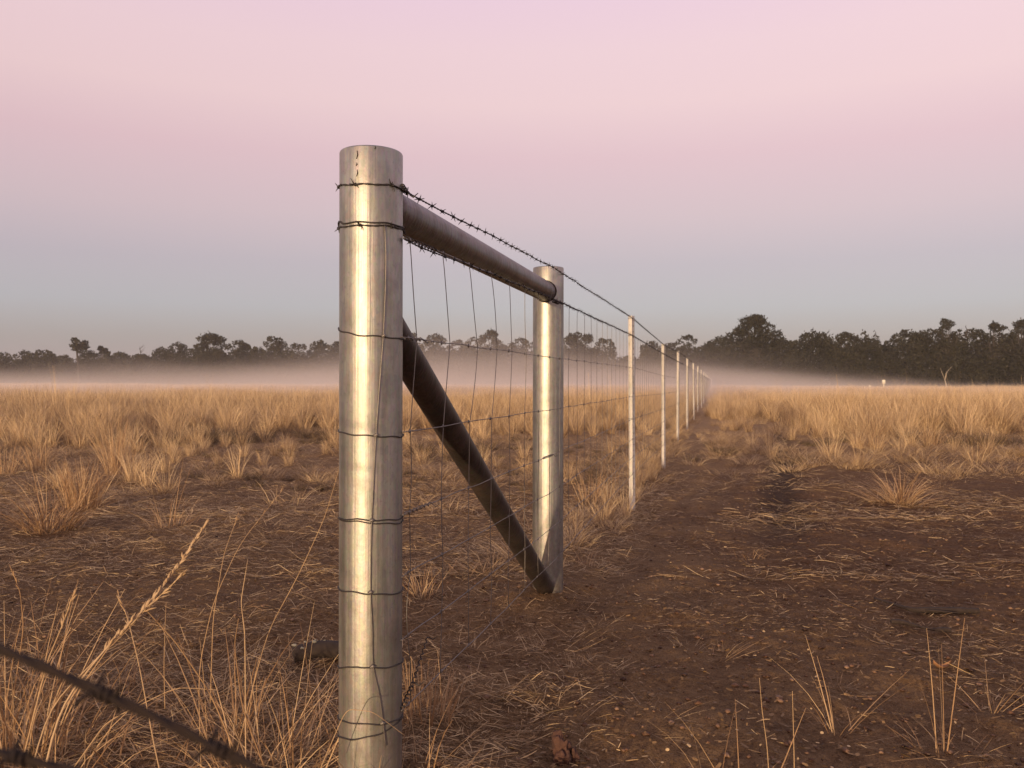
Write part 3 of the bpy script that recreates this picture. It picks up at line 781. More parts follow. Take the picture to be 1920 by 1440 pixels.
# wraps round the end post
def wrap(name, hfront, hleft, hright, barb=False, r=.0015, rad=RP+.002, mat='wire', kink=None, back=True):
    n = 90; a = np.linspace(0, 2*PI, n)
    # angle 0 = the fence side (N_), going round the side that faces the camera
    P = []
    for x in a:
        dirv = N_*math.cos(x)-D*math.sin(x)
        f = x/PI
        if x <= PI: h = np.interp(x, [0, PI/2, PI], [hright, hfront, hleft])
        else: h = np.interp(x, [PI, 2*PI], [hleft, hright])
        if kink and 2.2 < x < 2.9: h += kink*math.sin((x-2.2)/.7*PI)
        P.append(np.array([P1[0], P1[1], 0])+dirv*(rad+.0005*math.sin(9*x))+np.array([0, 0, EYE+h+.0012*math.sin(7*x+hfront*9)]))
    P = np.array(P)
    if barb: return barbed(name, P, .042, .083, parent=fence)
    mb = MB(); mb.tube(P, r, 5)
    # knot on the front
    p = P[int(n*.235)]; q = np.linspace(0, 2*PI, 9)[:-1]
    return mb.build(name, M['barbed'], fence)
def hpx(y, Z=1.835): return (718-y)/F*Z
wrap('tie_loop', hpx(347), hpx(349, 1.9), hpx(352, 1.88), barb=True)
wrap('tie_loop', hpx(424), hpx(429, 1.9), hpx(428, 1.88), barb=True)
wrap('tie_loop', hpx(417.5), hpx(424, 1.9), hpx(424, 1.88), r=.002, kink=.007)
wrap('tie_loop', hpx(629), hpx(612, 1.9), hpx(636, 1.88), r=.0018)
wrap('tie_loop', hpx(816), hpx(806, 1.9), hpx(820, 1.88), r=.0018)
wrap('tie_loop', hpx(974), hpx(972, 1.9), hpx(974, 1.88), r=.0018)
wrap('tie_loop', hpx(978), hpx(973, 1.9), hpx(982, 1.88), r=.0016)
wrap('tie_loop', hpx(1111), hpx(1102, 1.9), hpx(1113, 1.88), r=.0018)
wrap('tie_loop', hpx(1250), hpx(1255, 1.9), hpx(1247, 1.88), r=.0018)
wrap('tie_loop', hpx(1356), hpx(1346, 1.9), hpx(1350, 1.88), r=.0017)
wrap('tie_loop', hpx(1386), hpx(1380, 1.9), hpx(1352, 1.88), r=.0017)
# the vertical wire lying on the front of the end post
def on_post(px, py):
    # intersect the sight line with the post's near face
    d = np.array([(px-960)/F, 1.0]); c = P1[:2]; rr = RP+.0032
    A = d@d; Bq = -2*d@c; Cq = c@c-rr*rr
    t = (-Bq-math.sqrt(max(Bq*Bq-4*A*Cq, 0)))/(2*A)
    return np.array([d[0]*t, t, EYE+(718-py)/F*t])
pp = [(721, 424), (724, 480), (722, 560), (719, 630), (712, 720), (705, 815), (701, 900), (697, 975), (696, 1040), (695, 1111), (699, 1180), (699, 1250), (712, 1300), (718, 1345), (724, 1400)]
P = np.array([on_post(*p) for p in pp]); t = np.linspace(0, len(P)-1, 70)
P = np.stack([np.interp(t, range(len(P)), P[:, c]) for c in range(3)], -1)
for _ in range(4): P[1:-1] = (P[:-2]+2*P[1:-1]+P[2:])/4
mb = MB(); mb.tube(P, .0013, 5)
for (kx, ky) in [(719, 630), (705, 816), (697, 976), (695, 1111), (699, 1250), (718, 1356)]:
    p = on_post(kx, ky); q = np.linspace(0, 2*PI, 11)[:-1]
    mb.tube([p+N_*.0035*math.cos(t_)-D*(.001+.0012*math.sin(2*t_))+np.array([0, 0, .0035*math.sin(t_)]) for t_ in q], .0016, 5, closed=True)
    mb.tube([p-N_*.006-D*.001, p-D*.0016, p+N_*.006-D*.001], [.0016, .003, .0016], 6)
o = mb.build('vertical_wire', M['wire'], fence)
for (sx_, y0_, y1_) in [(668, 282, 298), (667, 305, 311), (668, 318, 331), (702, 274, 279)]:
    mb = MB(); mb.tube([on_post(sx_, y0_)+D*.0022, on_post(sx_+1, (y0_+y1_)/2)+D*.0022, on_post(sx_-1, y1_)+D*.0022], [.0006, .0012, .0007], 5)
    mb.build('scratch', M['deadwood'], fence)
# twisted terminations beside the end post
def coil(A, B, rad, turns, r):
    A = np.array(A); B = np.array(B); n = int(turns*10); t = np.linspace(0, 1, n)
    d = (B-A)/np.linalg.norm(B-A); u = np.cross(d, [0, 0, 1.]); u /= np.linalg.norm(u); v = np.cross(d, u)
    P = A+(B-A)*t[:, None]+rad*(np.cos(t*turns*2*PI)[:, None]*u+np.sin(t*turns*2*PI)[:, None]*v)
    mb = MB(); mb.tube(P, r, 5)
    e = P[-1]; mb.tube([e, e+u*.01+v*.008, e+u*.022+v*.004+np.array([0, 0, .006])], [r, r, r*.6], 5)
    return mb
coil(W(1.885, .468), W(1.925, .452), .004, 5, .0018).build('wire_tie', M['barbed'], fence)
coil(W(1.90, .345), W(2.10, .350), .0045, 9, .0014).build('wire_tie', M['barbed'], fence)
coil(W(3.62, .372), W(3.75, .375), .007, 6, .002).build('wire_tie', M['barbed'], fence)
coil(W(1.90, .105), W(2.02, .108), .003, 5, .0013).build('wire_tie', M['wire'], fence)
coil(W(1.90, -.312), W(2.08, -.314), .0035, 7, .0014).build('wire_tie', M['wire'], fence)
coil(W(1.89, -.775), W(1.96, -.735), .0042, 7, .0019).build('wire_tie', M['barbed'], fence)
coil(W(1.96, -.735), W(2.06, -.655), .0028, 8, .0015).build('wire_tie', M['barbed'], fence)
coil(W(3.42, -.322), W(3.62, -.325), .004, 9, .0014).build('wire_tie', M['wire'], fence)
for Y, T in list(zip(picY, picT))[:6]:
    for h in (float(hgt(HB, Y)), float(hgt(H2, Y)), float(hgt(LINES[3], Y))):
        mb = MB(); c = W(Y, h)-np.array([.018, 0, 0]); q = np.linspace(0, 2*PI, 14)
        mb.tube([c+np.array([.03*math.cos(x), .03*math.sin(x), .004*math.sin(x*2)]) for x in q], .0016, 4)
        mb.build('picket_tie', M['wire'], fence)

# ------------------------------------------------------------------ rusty wires close to the lens (another strand of fence)
def rusty(pts_, label, r, barbs):
    P = np.array([at(*p) for p in pts_]); t = np.linspace(0, len(P)-1, 120)
    P = np.stack([np.interp(t, range(len(P)), P[:, c]) for c in range(3)], -1)
    for _ in range(20): P[1:-1] = (P[:-2]+2*P[1:-1]+P[2:])/4
    mb = MB(); L = np.concatenate([[0], np.cumsum(np.linalg.norm(np.diff(P, axis=0), axis=1))])
    ls = np.arange(0, L[-1], .006); S = np.stack([np.interp(ls, L, P[:, c]) for c in range(3)], -1)
    T = np.gradient(S, axis=0); T /= np.linalg.norm(T, axis=1)[:, None]
    A = np.cross(T, [0, 0, 1.]); A /= np.linalg.norm(A, axis=1)[:, None]; B = np.cross(T, A)
    for o_ in (0, PI):
        ph = ls*2*PI/.05+o_
        mb.tube(S+r*.62*(np.cos(ph)[:, None]*A+np.sin(ph)[:, None]*B), r, 8)
    for (bx, by, bY) in barbs:
        b = at(bx, by, bY); i0 = int(np.argmin(np.linalg.norm(S-b, axis=1))); p, tt, a_, b_ = S[i0], T[i0], A[i0], B[i0]
        q = np.linspace(0, 5*PI, 24)
        mb.tube([p+tt*(x/(5*PI)-.5)*.009+r*1.55*(math.cos(x)*a_+math.sin(x)*b_) for x in q], r*.8, 6)
        for sg, k0 in ((-1, .6), (-1, 3.6), (1, 2.0), (1, 5.0)):
            dd = math.cos(k0)*a_+math.sin(k0)*b_+tt*.3*sg; dd /= np.linalg.norm(dd)
            mb.tube([p+tt*sg*.005, p+tt*sg*.005+dd*.006, p+tt*sg*.005+dd*.011], [r*.8, r*.7, r*.2], 5)
    o = mb.build('barbed_wire', M['rust'], None, S[len(S)//2])
    tag(o, label, 'barbed wire', 'rusty barbed strands close by')
rusty([(-2600, 460, .75), (-1000, 850, .52), (0, 1216, .37), (190, 1300, .36), (300, 1350, .355), (415, 1408, .35), (480, 1440, .345), (1100, 1760, .31), (2400, 2300, .32)],
      'dark rusty barbed wire sloping down, upper of two strands', .0016, [(190, 1300, .36), (415, 1408, .35), (-160, 1155, .38)])
rusty([(-2600, 760, .75), (-900, 1130, .5), (0, 1414, .37), (130, 1446, .365), (500, 1560, .35), (1200, 1860, .33), (2500, 2500, .33)],
      'dark rusty wire, lower of two strands, mostly below the other', .0016, [(30, 1420, .368)])

# ------------------------------------------------------------------ small things on the soil
def lumpy(name, org, R, mat, seed, n=16, label='', cat='', sc=1.0, amp=.3, rotz=0):
    th = np.linspace(0, PI, n); ph = np.linspace(0, 2*PI, 2*n, endpoint=False); V = []
    for a in th:
        for b in ph:
            d = np.array([math.sin(a)*math.cos(b), math.sin(a)*math.sin(b), math.cos(a)])
            k = 1+amp*float(vnoise(d[0]*2.2+seed, d[1]*2.2+d[2]*1.7, seed))+amp*.5*float(vnoise(d[0]*6+seed, d[1]*6+d[2]*5, seed+1))
            V.append(d*k*R)
    V = np.array(V); cz, sz = math.cos(rotz), math.sin(rotz)
    V = np.stack([V[:, 0]*cz-V[:, 1]*sz, V[:, 0]*sz+V[:, 1]*cz, V[:, 2]], -1)+org
    m = 2*n; i = np.arange(n-1)[:, None]; j = np.arange(m)[None, :]; j2 = (j+1) % m
    mb = MB(); mb.add(V, np.stack([i*m+j, (i+1)*m+j, (i+1)*m+j2, i*m+j2], -1).reshape(-1, 4))
    return mb
def on_ground(px, py):
    Y = 3.0
    for _ in range(30):
        X = (px-960)/F*Y; Y = F*(EYE-float(gz(X, Y)))/(py-718)
    return np.array([(px-960)/F*Y, Y, float(gz((px-960)/F*Y, Y))])
# fallen log chunk with lichen
lg = on_ground(620, 1246); e = empty('fallen_branch', lg); tag(e, 'short dark piece of bark log with pale lichen, half behind the big post', 'log')
mb = MB(); t = np.linspace(0, 1, 22)
Pl = np.stack([lg[0]-.13+.36*t, lg[1]+.06*t+.02*np.sin(t*5), lg[2]+.032+.01*np.sin(t*7)], -1)
mb.tube(Pl, .027+.004*np.sin(t*3.3), 14); mb.build('wood', M['deadwood'], e)
mb = MB()
for k in range(7):
    tt = random.uniform(0, .3); p = Pl[int(tt*21)]; a = random.uniform(.6, 2.4)
    q = p+np.array([0, -math.cos(a)*.030, math.sin(a)*.034]); r_ = random.uniform(.003, .009)
    lm = lumpy('', q, np.array([r_*1.3, r_*.35, r_*.6]), None, k, 7, amp=.5); mb.add(lm.V[0], lm.Q[0])
mb.build('lichen', M['lichen'], e)
# dark stick
mb = MB(); sa, sb_, sc_ = on_ground(1640, 1129), on_ground(1712, 1152), on_ground(1836, 1153)
t = np.linspace(0, 2, 26); Ps = np.stack([np.interp(t, [0, 1, 2], [sa[c], sb_[c], sc_[c]]) for c in range(3)], -1); Ps[:, 2] += .022
for _ in range(2): Ps[1:-1] = (Ps[:-2]+2*Ps[1:-1]+Ps[2:])/4
mb.tube(Ps, np.interp(t, [0, .8, 1.3, 2], [.004, .008, .016, .013])+.001*rng.uniform(-1, 1, 26), 8)
mb.tube([Ps[14], Ps[14]+[.05, -.03, .006], Ps[14]+[.14, -.05, .002]], [.006, .005, .002], 6)
tag(mb.build('stick', M['deadwood'], None, Ps[0]), 'thin black crooked stick lying on the bare brown soil', 'stick')
mb = MB(); sa, sb_ = on_ground(1672, 1172), on_ground(1790, 1192)
t = np.linspace(0, 1, 14); Ps = sa+(sb_-sa)*t[:, None]+np.stack([0*t, .02*np.sin(t*8), .018+0*t], -1)
mb.tube(Ps, .008+.003*np.sin(t*9), 7)
tag(mb.build('stick', M['deadwood'], None, Ps[0]), 'short broken stick just this side of the crooked black stick', 'stick')
# reddish bark fragment
cl = on_ground(1052, 1432)
mb = lumpy('', cl+[0, 0, .028], np.array([.026, .022, .042]), None, 5, 18, amp=.55)
l2 = lumpy('', cl+[.035, .012, .012], np.array([.016, .014, .03]), None, 9, 12, amp=.5); mb.add(l2.V[0], l2.Q[0])
tag(mb.build('bark_fragment', M['clod'], None, cl), 'upright reddish brown chunk of bark on the near soil', 'bark')
for (px, py, lab) in [(1768, 1255, 'curled orange dry leaf on the bare soil')]:
    lf = on_ground(px, py); mb = MB(); n = 9; t = np.linspace(-1, 1, n)
    V = []
    for a in t:
        w = .014*(1-a*a)+.0015
        V += [lf+[a*.032, w, .006+.02*a*a+.008], lf+[a*.032, 0, .004+.018*a*a], lf+[a*.032, -w, .016+.02*a*a]]
    mb.add(V, [(3*k+c_, 3*k+c_+1, 3*k+c_+4, 3*k+c_+3) for k in range(n-1) for c_ in (0, 1)])
    tag(mb.build('dry_leaf', M['leafdry'], None, lf), lab, 'leaf')
# two pale markers far out in the grass
for (px, ytop, hw, Y, lab) in [(1657, 711, .20, 100, 'pale marker post poking above the far grass before dark trees'),
                               (1631, 721, .12, 98, 'smaller whitish peg standing by the pale marker post')]:
    X = (px-960)/F*Y; zt = EYE+(718-ytop)/F*Y; zb = float(gz(X, Y)); org = np.array([X, Y, zb]); e = empty('marker_post', org); tag(e, lab, 'post')
    mb = MB(); mb.tube([org, [X, Y, zt-.25]], .06, 10); mb.build('pole', M['paint'], e)
    mb = MB(); mb.tube([[X, Y, zt-.5], [X, Y, zt-.04], [X, Y, zt]], [hw, hw, hw*.8], 12); mb.build('cap', M['paint'], e)

# ------------------------------------------------------------------ trees
TB = -1.1   # foot of the trees below the eye line
def leaf_cloud(c, R, n, size, tone0):
    """leaf clumps spread through the outer shell of a lump"""
    d = rng.normal(0, 1, (n, 3)); d /= np.linalg.norm(d, axis=1)[:, None]
    rad = rng.uniform(.55, 1.04, n)**.7*(1+.22*vnoise(d[:, 0]*2.5+c[0], d[:, 2]*2.5+d[:, 1]*2, 3))
    P = c+d*rad[:, None]*R
    u = rng.normal(0, 1, (n, 3)); u /= np.linalg.norm(u, axis=1)[:, None]
    v = np.cross(u, rng.normal(0, 1, (n, 3))); v /= np.linalg.norm(v, axis=1)[:, None]
    s = size*rng.uniform(.5, 1.3, n)[:, None]
    V = np.stack([P-u*s, P-v*s*.5, P+u*s, P+v*s*.5], 1).reshape(-1, 3)
    o = np.arange(n)[:, None]*4
    return V, o+np.arange(4)[None, :], np.repeat(np.clip(tone0+rng.normal(0, .15, n), 0, 1), 4)

def tree(px, hw, ytop, Y, style, label, mat='leaf', yfoot=None):
    X = (px-960)/F*Y; H = (718-ytop)/F*Y-TB; R = hw/F*Y
    zb = EYE+TB; org = np.array([X, Y, zb]); e = empty('gum_tree' if mat == 'leaf' else 'cypress_tree', org)
    tag(e, label, 'tree', 'trees along the far edge of the paddock')
    lumps = []
    size = .0016*Y
    if style == 'r':      # leafy to the ground
        lumps.append((np.array([0, 0, H*.50]), np.array([R*.95, R*.9, H*.36])))
        for k in range(9):
            a = random.uniform(0, 2*PI); t_ = random.uniform(.25, .9); rr = R*.85*math.sqrt(max(0, 1-((t_-.45)/.55)**2))
            lr = R*random.uniform(.26, .48)
            lumps.append((np.array([rr*math.cos(a), rr*.7*math.sin(a), H*t_-lr*.3]), np.array([lr, lr, lr*.85])))
        for k in range(5):
            x = (k-2)/2*R*.6+random.uniform(-.1, .1)*R; lr = R*random.uniform(.2, .34)
            lumps.append((np.array([x, random.uniform(-.4, .2)*R, H*(1-.22*(x/R)**2)-lr*.9]), np.array([lr, lr, lr*.85])))
        for k in range(4):
            lumps.append((np.array([random.uniform(-.8, .8)*R, random.uniform(-.6, .3)*R, H*.17]), np.array([R*.5, R*.5, H*.2])))
    elif style == 'e':    # open gum: separate clumps on limbs, sky showing through
        Hb = H*.80
        lumps.append((np.array([0, 0, Hb*.52]), np.array([R*.8, R*.75, Hb*.40])))
        for k in range(8):
            a = random.uniform(0, 2*PI); lr = R*random.uniform(.22, .36)
            lumps.append((np.array([R*.62*math.cos(a), R*.5*math.sin(a), Hb*random.uniform(.35, .92)]), np.array([lr*1.1, lr, lr*.8])))
        for k in range(16):
            x = random.uniform(-1, 1); lr = R*random.uniform(.13, .24)
            zt_ = H*(1-.26*x*x)-lr*.8-random.uniform(.0, .16)*H
            lumps.append((np.array([x*R*.9, random.uniform(-.4, .4)*R, zt_]), np.array([lr*1.2, lr, lr*.8])))
        for k in range(4):
            lr = R*random.uniform(.15, .22)
            lumps.append((np.array([(k-1.5)*.16*R, random.uniform(-.2, .2)*R, H-lr*.75-abs(k-1.3)*.035*H]), np.array([lr*1.1, lr, lr*.8])))
        for k in range(6):
            lumps.append((np.array([random.uniform(-.9, .9)*R, random.uniform(-.6, .3)*R, H*random.uniform(.12, .4)]), np.array([R*.42, R*.4, H*.17])))
    elif style == 'p':    # a ball of crown on a bare pole
        for k in range(18):
            a = random.uniform(0, 2*PI); u_ = random.uniform(-1, 1); rr = R*.75*math.sqrt(1-u_*u_); lr = R*random.uniform(.26, .40)
            lumps.append((np.array([rr*math.cos(a), rr*math.sin(a), H-R*1.15+R*.85*u_]), np.array([lr*1.15, lr, lr*.8])))
    elif style == 's':    # low scrub
        for k in range(7):
            lr = H*random.uniform(.3, .5)
            lumps.append((np.array([random.uniform(-1, 1)*R*.8, random.uniform(-.5, .5)*R, H-lr*random.uniform(.9, 1.6)]), np.array([lr*1.3, lr, lr])))
    cr = MB()
    for c, rv in lumps:
        area = (rv[0]*rv[2])*PI
        n = int(np.clip(area/(size*size*.9)*3.4, 40, 2800))
        V, Q, t_ = leaf_cloud(c+org, rv, n, size, random.uniform(.3, .7)); cr.add(V, Q, tone=t_)
        if style == 'e' and rv[2] < R*.3:       # stray sprays beyond the clump
            V, Q, t_ = leaf_cloud(c+org, rv*1.45, n//6, size*.8, .5); cr.add(V, Q, tone=t_)
    cr.build('crown', M[mat], e, smooth=False)
    tk = MB(); k0 = H*.42 if style != 'p' else H*.8
    bend = random.uniform(-.06, .06)*H
    tk.tube([org+[bend*(s_**2), 0, k0*s_] for s_ in np.linspace(0, 1, 6)], np.linspace(H*.028, H*.014, 6), 8)
    j0 = org+[bend, 0, k0]
    for c, rv in lumps[-26:]:
        if c[2] > k0*.8 and style in 'ep':
            m_ = (j0+c+org)/2+[0, 0, -.06*H]; tk.tube([j0-[0, 0, .05*H], m_, c+org], [H*.011, H*.007, H*.003], 5)
    tk.build('trunk', M['bark'], e)
    return e

TL = [
 (-95, 40, 655, 185, 'r', 'broad low tree, outermost of the hazy distant row'),
 (-40, 30, 662, 185, 'r', 'low rounded tree next to the outermost of the hazy row'),
 (6, 26, 662, 185, 'r', 'low hazy tree, third from the end of the distant row'),
 (47, 21, 658, 185, 'r', 'small pointed hazy tree, lowest stretch of the distant row'),
 (83, 25, 656, 185, 'r', 'flat topped hazy tree beside a gap in the distant row'),
 (124, 20, 666, 185, 'r', 'low hazy tree beneath the tall ball crowned tree'),
 (148, 15, 630, 180, 'p', 'tall tree with a ball crown on a bare trunk above the others'),
 (167, 20, 657, 185, 'r', 'rounded hazy tree close behind the ball crowned tree'),
 (190, 17, 649, 185, 'e', 'narrow open topped tree next after the ball crowned tree'),
 (225, 23, 660, 185, 'r', 'low pointed hazy tree between open topped and bare twigged trees'),
 (265, 24, 664, 185, 'r', 'low domed hazy tree with bare twigs above its crown'),
 (303, 22, 651, 180, 'r', 'rounded tree rising next after the bare twigged dome'),
 (334, 21, 642, 178, 'r', 'narrow topped tree just before the big spreading hazy tree'),
 (362, 20, 654, 178, 'r', 'low shoulder tree leaning on the big spreading hazy tree'),
 (397, 36, 624, 172, 'e', 'biggest spreading open tree of the hazy distant row'),
 (447, 25, 637, 172, 'r', 'flat shouldered tree following the big spreading tree'),
 (482, 18, 650, 172, 'r', 'low tree in the dip before the domed tree'),
 (515, 25, 630, 170, 'r', 'tall domed tree nearest the dip in the hazy row'),
 (558, 24, 643, 170, 'r', 'flat topped tree between domed tree and big steel post'),
 (600, 20, 637, 168, 'r', 'spiky topped tree second from the big steel post'),
 (634, 22, 640, 168, 'r', 'tree half hidden by the big steel post edge'),
 (690, 34, 630, 165, 'r', 'tree standing wholly behind the big steel post'),
 (738, 24, 632, 160, 'r', 'tree emerging just past the big steel post'),
 (772, 22, 623, 160, 'r', 'pointed tree above the top of the slanting brace'),
 (817, 26, 626, 158, 'r', 'smooth round tree seen through the first mesh wires'),
 (858, 22, 637, 158, 'r', 'low tree between the round tree and spreading gum'),
 (888, 18, 632, 158, 'r', 'small upright tree touching the spreading gum'),
 (921, 30, 617, 152, 'e', 'wide spreading gum seen through the mesh under the rail'),
 (976, 20, 632, 155, 'r', 'leaning tree just before the second big post'),
 (1012, 26, 636, 155, 'r', 'tree mostly hidden behind the second big post'),
 (1085, 34, 621, 148, 'r', 'large dark rounded tree just past the second big post'),
 (1133, 22, 633, 148, 'r', 'smaller round tree in pair with the large dark one'),
 (1176, 17, 667, 150, 's', 'low scrub in the gap behind the first picket'),
 (1222, 26, 638, 145, 'r', 'dark tree between the first and second pickets'),
 (1258, 22, 641, 142, 'r', 'dark tree just past the second picket top'),
]
TR = [
 (1288, 24, 626, 138, 'r', 'dark pointed tree above the third and fourth pickets'),
 (1322, 20, 645, 138, 'r', 'lowest dark tree in the notch above the vanishing fence'),
 (1350, 30, 629, 134, 'r', 'broad dark tree where the fence vanishes'),
 (1385, 30, 615, 130, 'r', 'dark tree leaning against the tallest open gum'),
 (1418, 48, 587, 126, 'e', 'tallest open crowned gum of the dark row'),
 (1462, 24, 630, 126, 'r', 'low dark tree under the far side of the tallest gum'),
 (1490, 24, 636, 126, 'r', 'small dark tree in the dip after the tallest gum'),
 (1524, 34, 619, 124, 'r', 'domed dark tree, first past the dip'),
 (1585, 40, 620, 122, 'e', 'dark gum with little flat topped open crown'),
 (1628, 26, 632, 122, 'r', 'dark tree sloping down toward the deep notch'),
 (1655, 20, 645, 122, 'r', 'lowest dark tree beside the deep notch'),
 (1700, 36, 616, 118, 'r', 'broad dark tree rising steeply after the notch'),
 (1742, 30, 614, 118, 'r', 'flat topped dark tree before the tufted gum'),
 (1775, 28, 594, 116, 'e', 'gum with a tufted crown above the flat dark canopy'),
 (1822, 34, 614, 116, 'r', 'flat canopied dark tree past the tufted gum'),
 (1868, 34, 600, 114, 'e', 'high open topped gum second from the end of the dark row'),
 (1915, 36, 596, 113, 'e', 'highest topped gum ending the dark row'),
 (1975, 46, 598, 112, 'r', 'dark tree beyond the highest end gum'),
 (2060, 56, 590, 112, 'r', 'last outermost dark tree of the row'),
]
for (px, hw, yt, Y, st, lab) in TL: tree(px, hw, yt, Y, st, lab, 'leaf_left')
for (px, hw, yt, Y, st, lab) in TR: tree(px, hw, yt, Y, st, lab, 'leaf')
# undergrowth filling between and behind the trunks
ub = MB()
for px in np.arange(-330, 2260, 9):
    Y = np.interp(px, [-150, 700, 1250, 1400, 2100], [192, 172, 152, 138, 120])+random.uniform(0, 5)
    hh = np.interp(px, [-150, 250, 640, 1050, 1300, 1500, 2100], [45, 50, 70, 72, 74, 92, 100])/F*Y*random.uniform(.7, 1.05)
    if 1140 < px < 1205: hh *= .55
    X = (px-960)/F*Y; w = 11/F*Y
    V, Q, t_ = leaf_cloud(np.array([X, Y, EYE+TB+(hh-TB*.8)*.5]), np.array([w, w, (hh-TB)*.52]), 420, .0024*Y, random.uniform(.3, .6)); ub.add(V, Q, tone=t_)
tag(ub.build('undergrowth', M['leaf'], smooth=False), 'dark scrub filling the tree line below the crowns', 'scrub', kind='stuff')
# a pale bare sapling before the dark row
Y = 108; X = (1776-960)/F*Y; zb = float(gz(X, Y)); org = np.array([X, Y, zb]); e = empty('sapling', org)
tag(e, 'pale bare forked sapling in front of the dark trees', 'tree')
mb = MB(); k = Y/F
mb.tube([org, org+[-.1, 0, .9], org+[-.35, 0, 1.7]], [.07, .06, .04], 6)
mb.build('trunk', M['pale_bark'], e)
mb = MB()
for dx, dz in ((-.9, 3.2), (.2, 3.0), (.7, 3.5)):
    mb.tube([org+[-.3, 0, 1.6], org+[-.3+dx*.45, 0, 1.7+(dz-1.7)*.6], org+[dx, 0, dz]], [.035, .022, .01], 5)
mb.build('limb', M['pale_bark'], e)
# bare twigs on two crowns
for (px, y0, y1, Y, lab) in [(263, 668, 651, 184, 'bare grey twigs of a dead top above the low domed tree'), (1812, 622, 608, 115, 'bare curved dead branch tip above the flat canopy')]:
    mb = MB(); b = at(px, y0, Y); T_ = at(px, y1, Y)
    mb.tube([b+(T_-b)*s_+[.15*math.sin(s_*6), 0, 0] for s_ in np.linspace(-.6, 1, 8)], np.linspace(.12, .03, 8), 5)
    for k in range(8 if px < 500 else 0):
        s_ = random.uniform(.2, .8); p = b+(T_-b)*s_; q = p+[random.uniform(-1.3, 1.3), 0, random.uniform(.3, 1.1)]; mb.tube([p, q], [.05, .015], 4)
    tag(mb.build('dead_branch', M['bark'], None, b), lab, 'dead branch')

# ------------------------------------------------------------------ mist bank lying on the paddock
deg = lambda px: math.degrees(math.atan((px-960)/F))
def mist():
    na = 40; A = np.linspace(math.radians(-54), math.radians(52), na); V = []
    for a in A:
        for r_ in (20, 122):
            for z in (-1.4, 8.5): V.append((r_*math.sin(a), r_*math.cos(a), z))
    Q = []
    for i in range(na-1):
        o = i*4; p = o+4
        Q += [(o, o+2, p+2, p), (o+1, p+1, p+3, o+3), (o, p, p+1, o+1), (o+2, o+3, p+3, p+2)]
    Q += [(0, 1, 3, 2), (4*na-4, 4*na-2, 4*na-1, 4*na-3)]
    me = mesh_np('mist', np.array(V), np.array(Q), None); 
    import bmesh
    bm = bmesh.new(); bm.from_mesh(me); bmesh.ops.recalc_face_normals(bm, faces=bm.faces); bm.to_mesh(me); bm.free()
    m = bpy.data.materials.new('mist'); m.use_nodes = True; nt = m.node_tree
    nt.nodes.remove(nt.nodes['Principled BSDF'])
    tc = nt.nodes.new('ShaderNodeTexCoord'); sx = nt.nodes.new('ShaderNodeSeparateXYZ'); nt.links.new(tc.outputs['Object'], sx.inputs[0])
    def mt(op, a, b=None, clamp=False):
        n = nt.nodes.new('ShaderNodeMath'); n.operation = op; n.use_clamp = clamp
        for k, v in enumerate((a, b)):
            if v is None: continue
            if isinstance(v, (int, float)): n.inputs[k].default_value = v
            else: nt.links.new(v, n.inputs[k])
        return n.outputs[0]
    X, Y, Z = sx.outputs
    t = mt('DIVIDE', X, Y)
    st = [(-800, 3.0), (0, 3.1), (400, 3.5), (640, 4.4), (850, 5.4), (1060, 5.2), (1250, 4.3), (1400, 3.4), (1600, 2.4), (1800, 1.8), (2600, 1.2)]
    rp = ramp(nt, [(((p-960)/F+1.3)/2.6, (h/10, h/10, h/10)) for p, h in st])
    nt.links.new(maprange(nt, t, -1.3, 1.3, 0, 1), rp.inputs['Fac'])
    H = mt('MULTIPLY', rp.outputs['Color'], 10.0)
    mp = nt.nodes.new('ShaderNodeMapping'); mp.inputs['Scale'].default_value = (.06, .035, .35); nt.links.new(tc.outputs['Object'], mp.inputs['Vector'])
    ns = noise(nt, mp.outputs['Vector'], 1.0, 3, .55)
    H = mt('MULTIPLY', H, maprange(nt, ns, .3, .7, .75, 1.25))
    f = mt('SUBTRACT', 1.0, mt('DIVIDE', mt('ADD', Z, .4), H), True)
    f = mt('POWER', f, 1.7)
    r_ = mt('SQRT', mt('ADD', mt('MULTIPLY', X, X), mt('MULTIPLY', Y, Y)))
    rad = mt('MULTIPLY', maprange(nt, r_, 26, 62, 0, 1), maprange(nt, r_, 120, 95, 0, 1))
    dn = mt('MULTIPLY', mt('MULTIPLY', f, rad), MIST_DENS)
    pv = nt.nodes.new('ShaderNodeVolumePrincipled'); pv.inputs['Color'].default_value = (1, .93, .90, 1)
    nt.links.new(dn, pv.inputs['Density']); pv.inputs['Anisotropy'].default_value = 0
    nt.links.new(pv.outputs[0], nt.nodes['Material Output'].inputs['Volume'])
    me.materials.append(m); o = link('mist', me)
    tag(o, 'low pinkish mist bank hanging over the grass before the trees', 'mist', kind='stuff')
MIST_DENS = .042
mist()

# one even body of air
m = bpy.data.materials.new('air'); m.use_nodes = True; nt = m.node_tree; nt.nodes.remove(nt.nodes['Principled BSDF'])
pv = nt.nodes.new('ShaderNodeVolumePrincipled'); pv.inputs['Color'].default_value = (1, .95, .93, 1)
pv.inputs['Density'].default_value = .00035; pv.inputs['Anisotropy'].default_value = .0
nt.links.new(pv.outputs[0], nt.nodes['Material Output'].inputs['Volume'])
x0, x1, y0, y1, z0, z1 = -3200, 3200, -1700, 3200, -2.5, 18
V = [(x, y, z) for z in (z0, z1) for y in (y0, y1) for x in (x0, x1)]
hz = link('haze', mesh_np('haze', V, np.array([(0, 2, 3, 1), (4, 5, 7, 6), (0, 1, 5, 4), (2, 6, 7, 3), (0, 4, 6, 2), (1, 3, 7, 5)]), m))
tag(hz, 'faint even morning haze in the air', 'haze', kind='stuff')

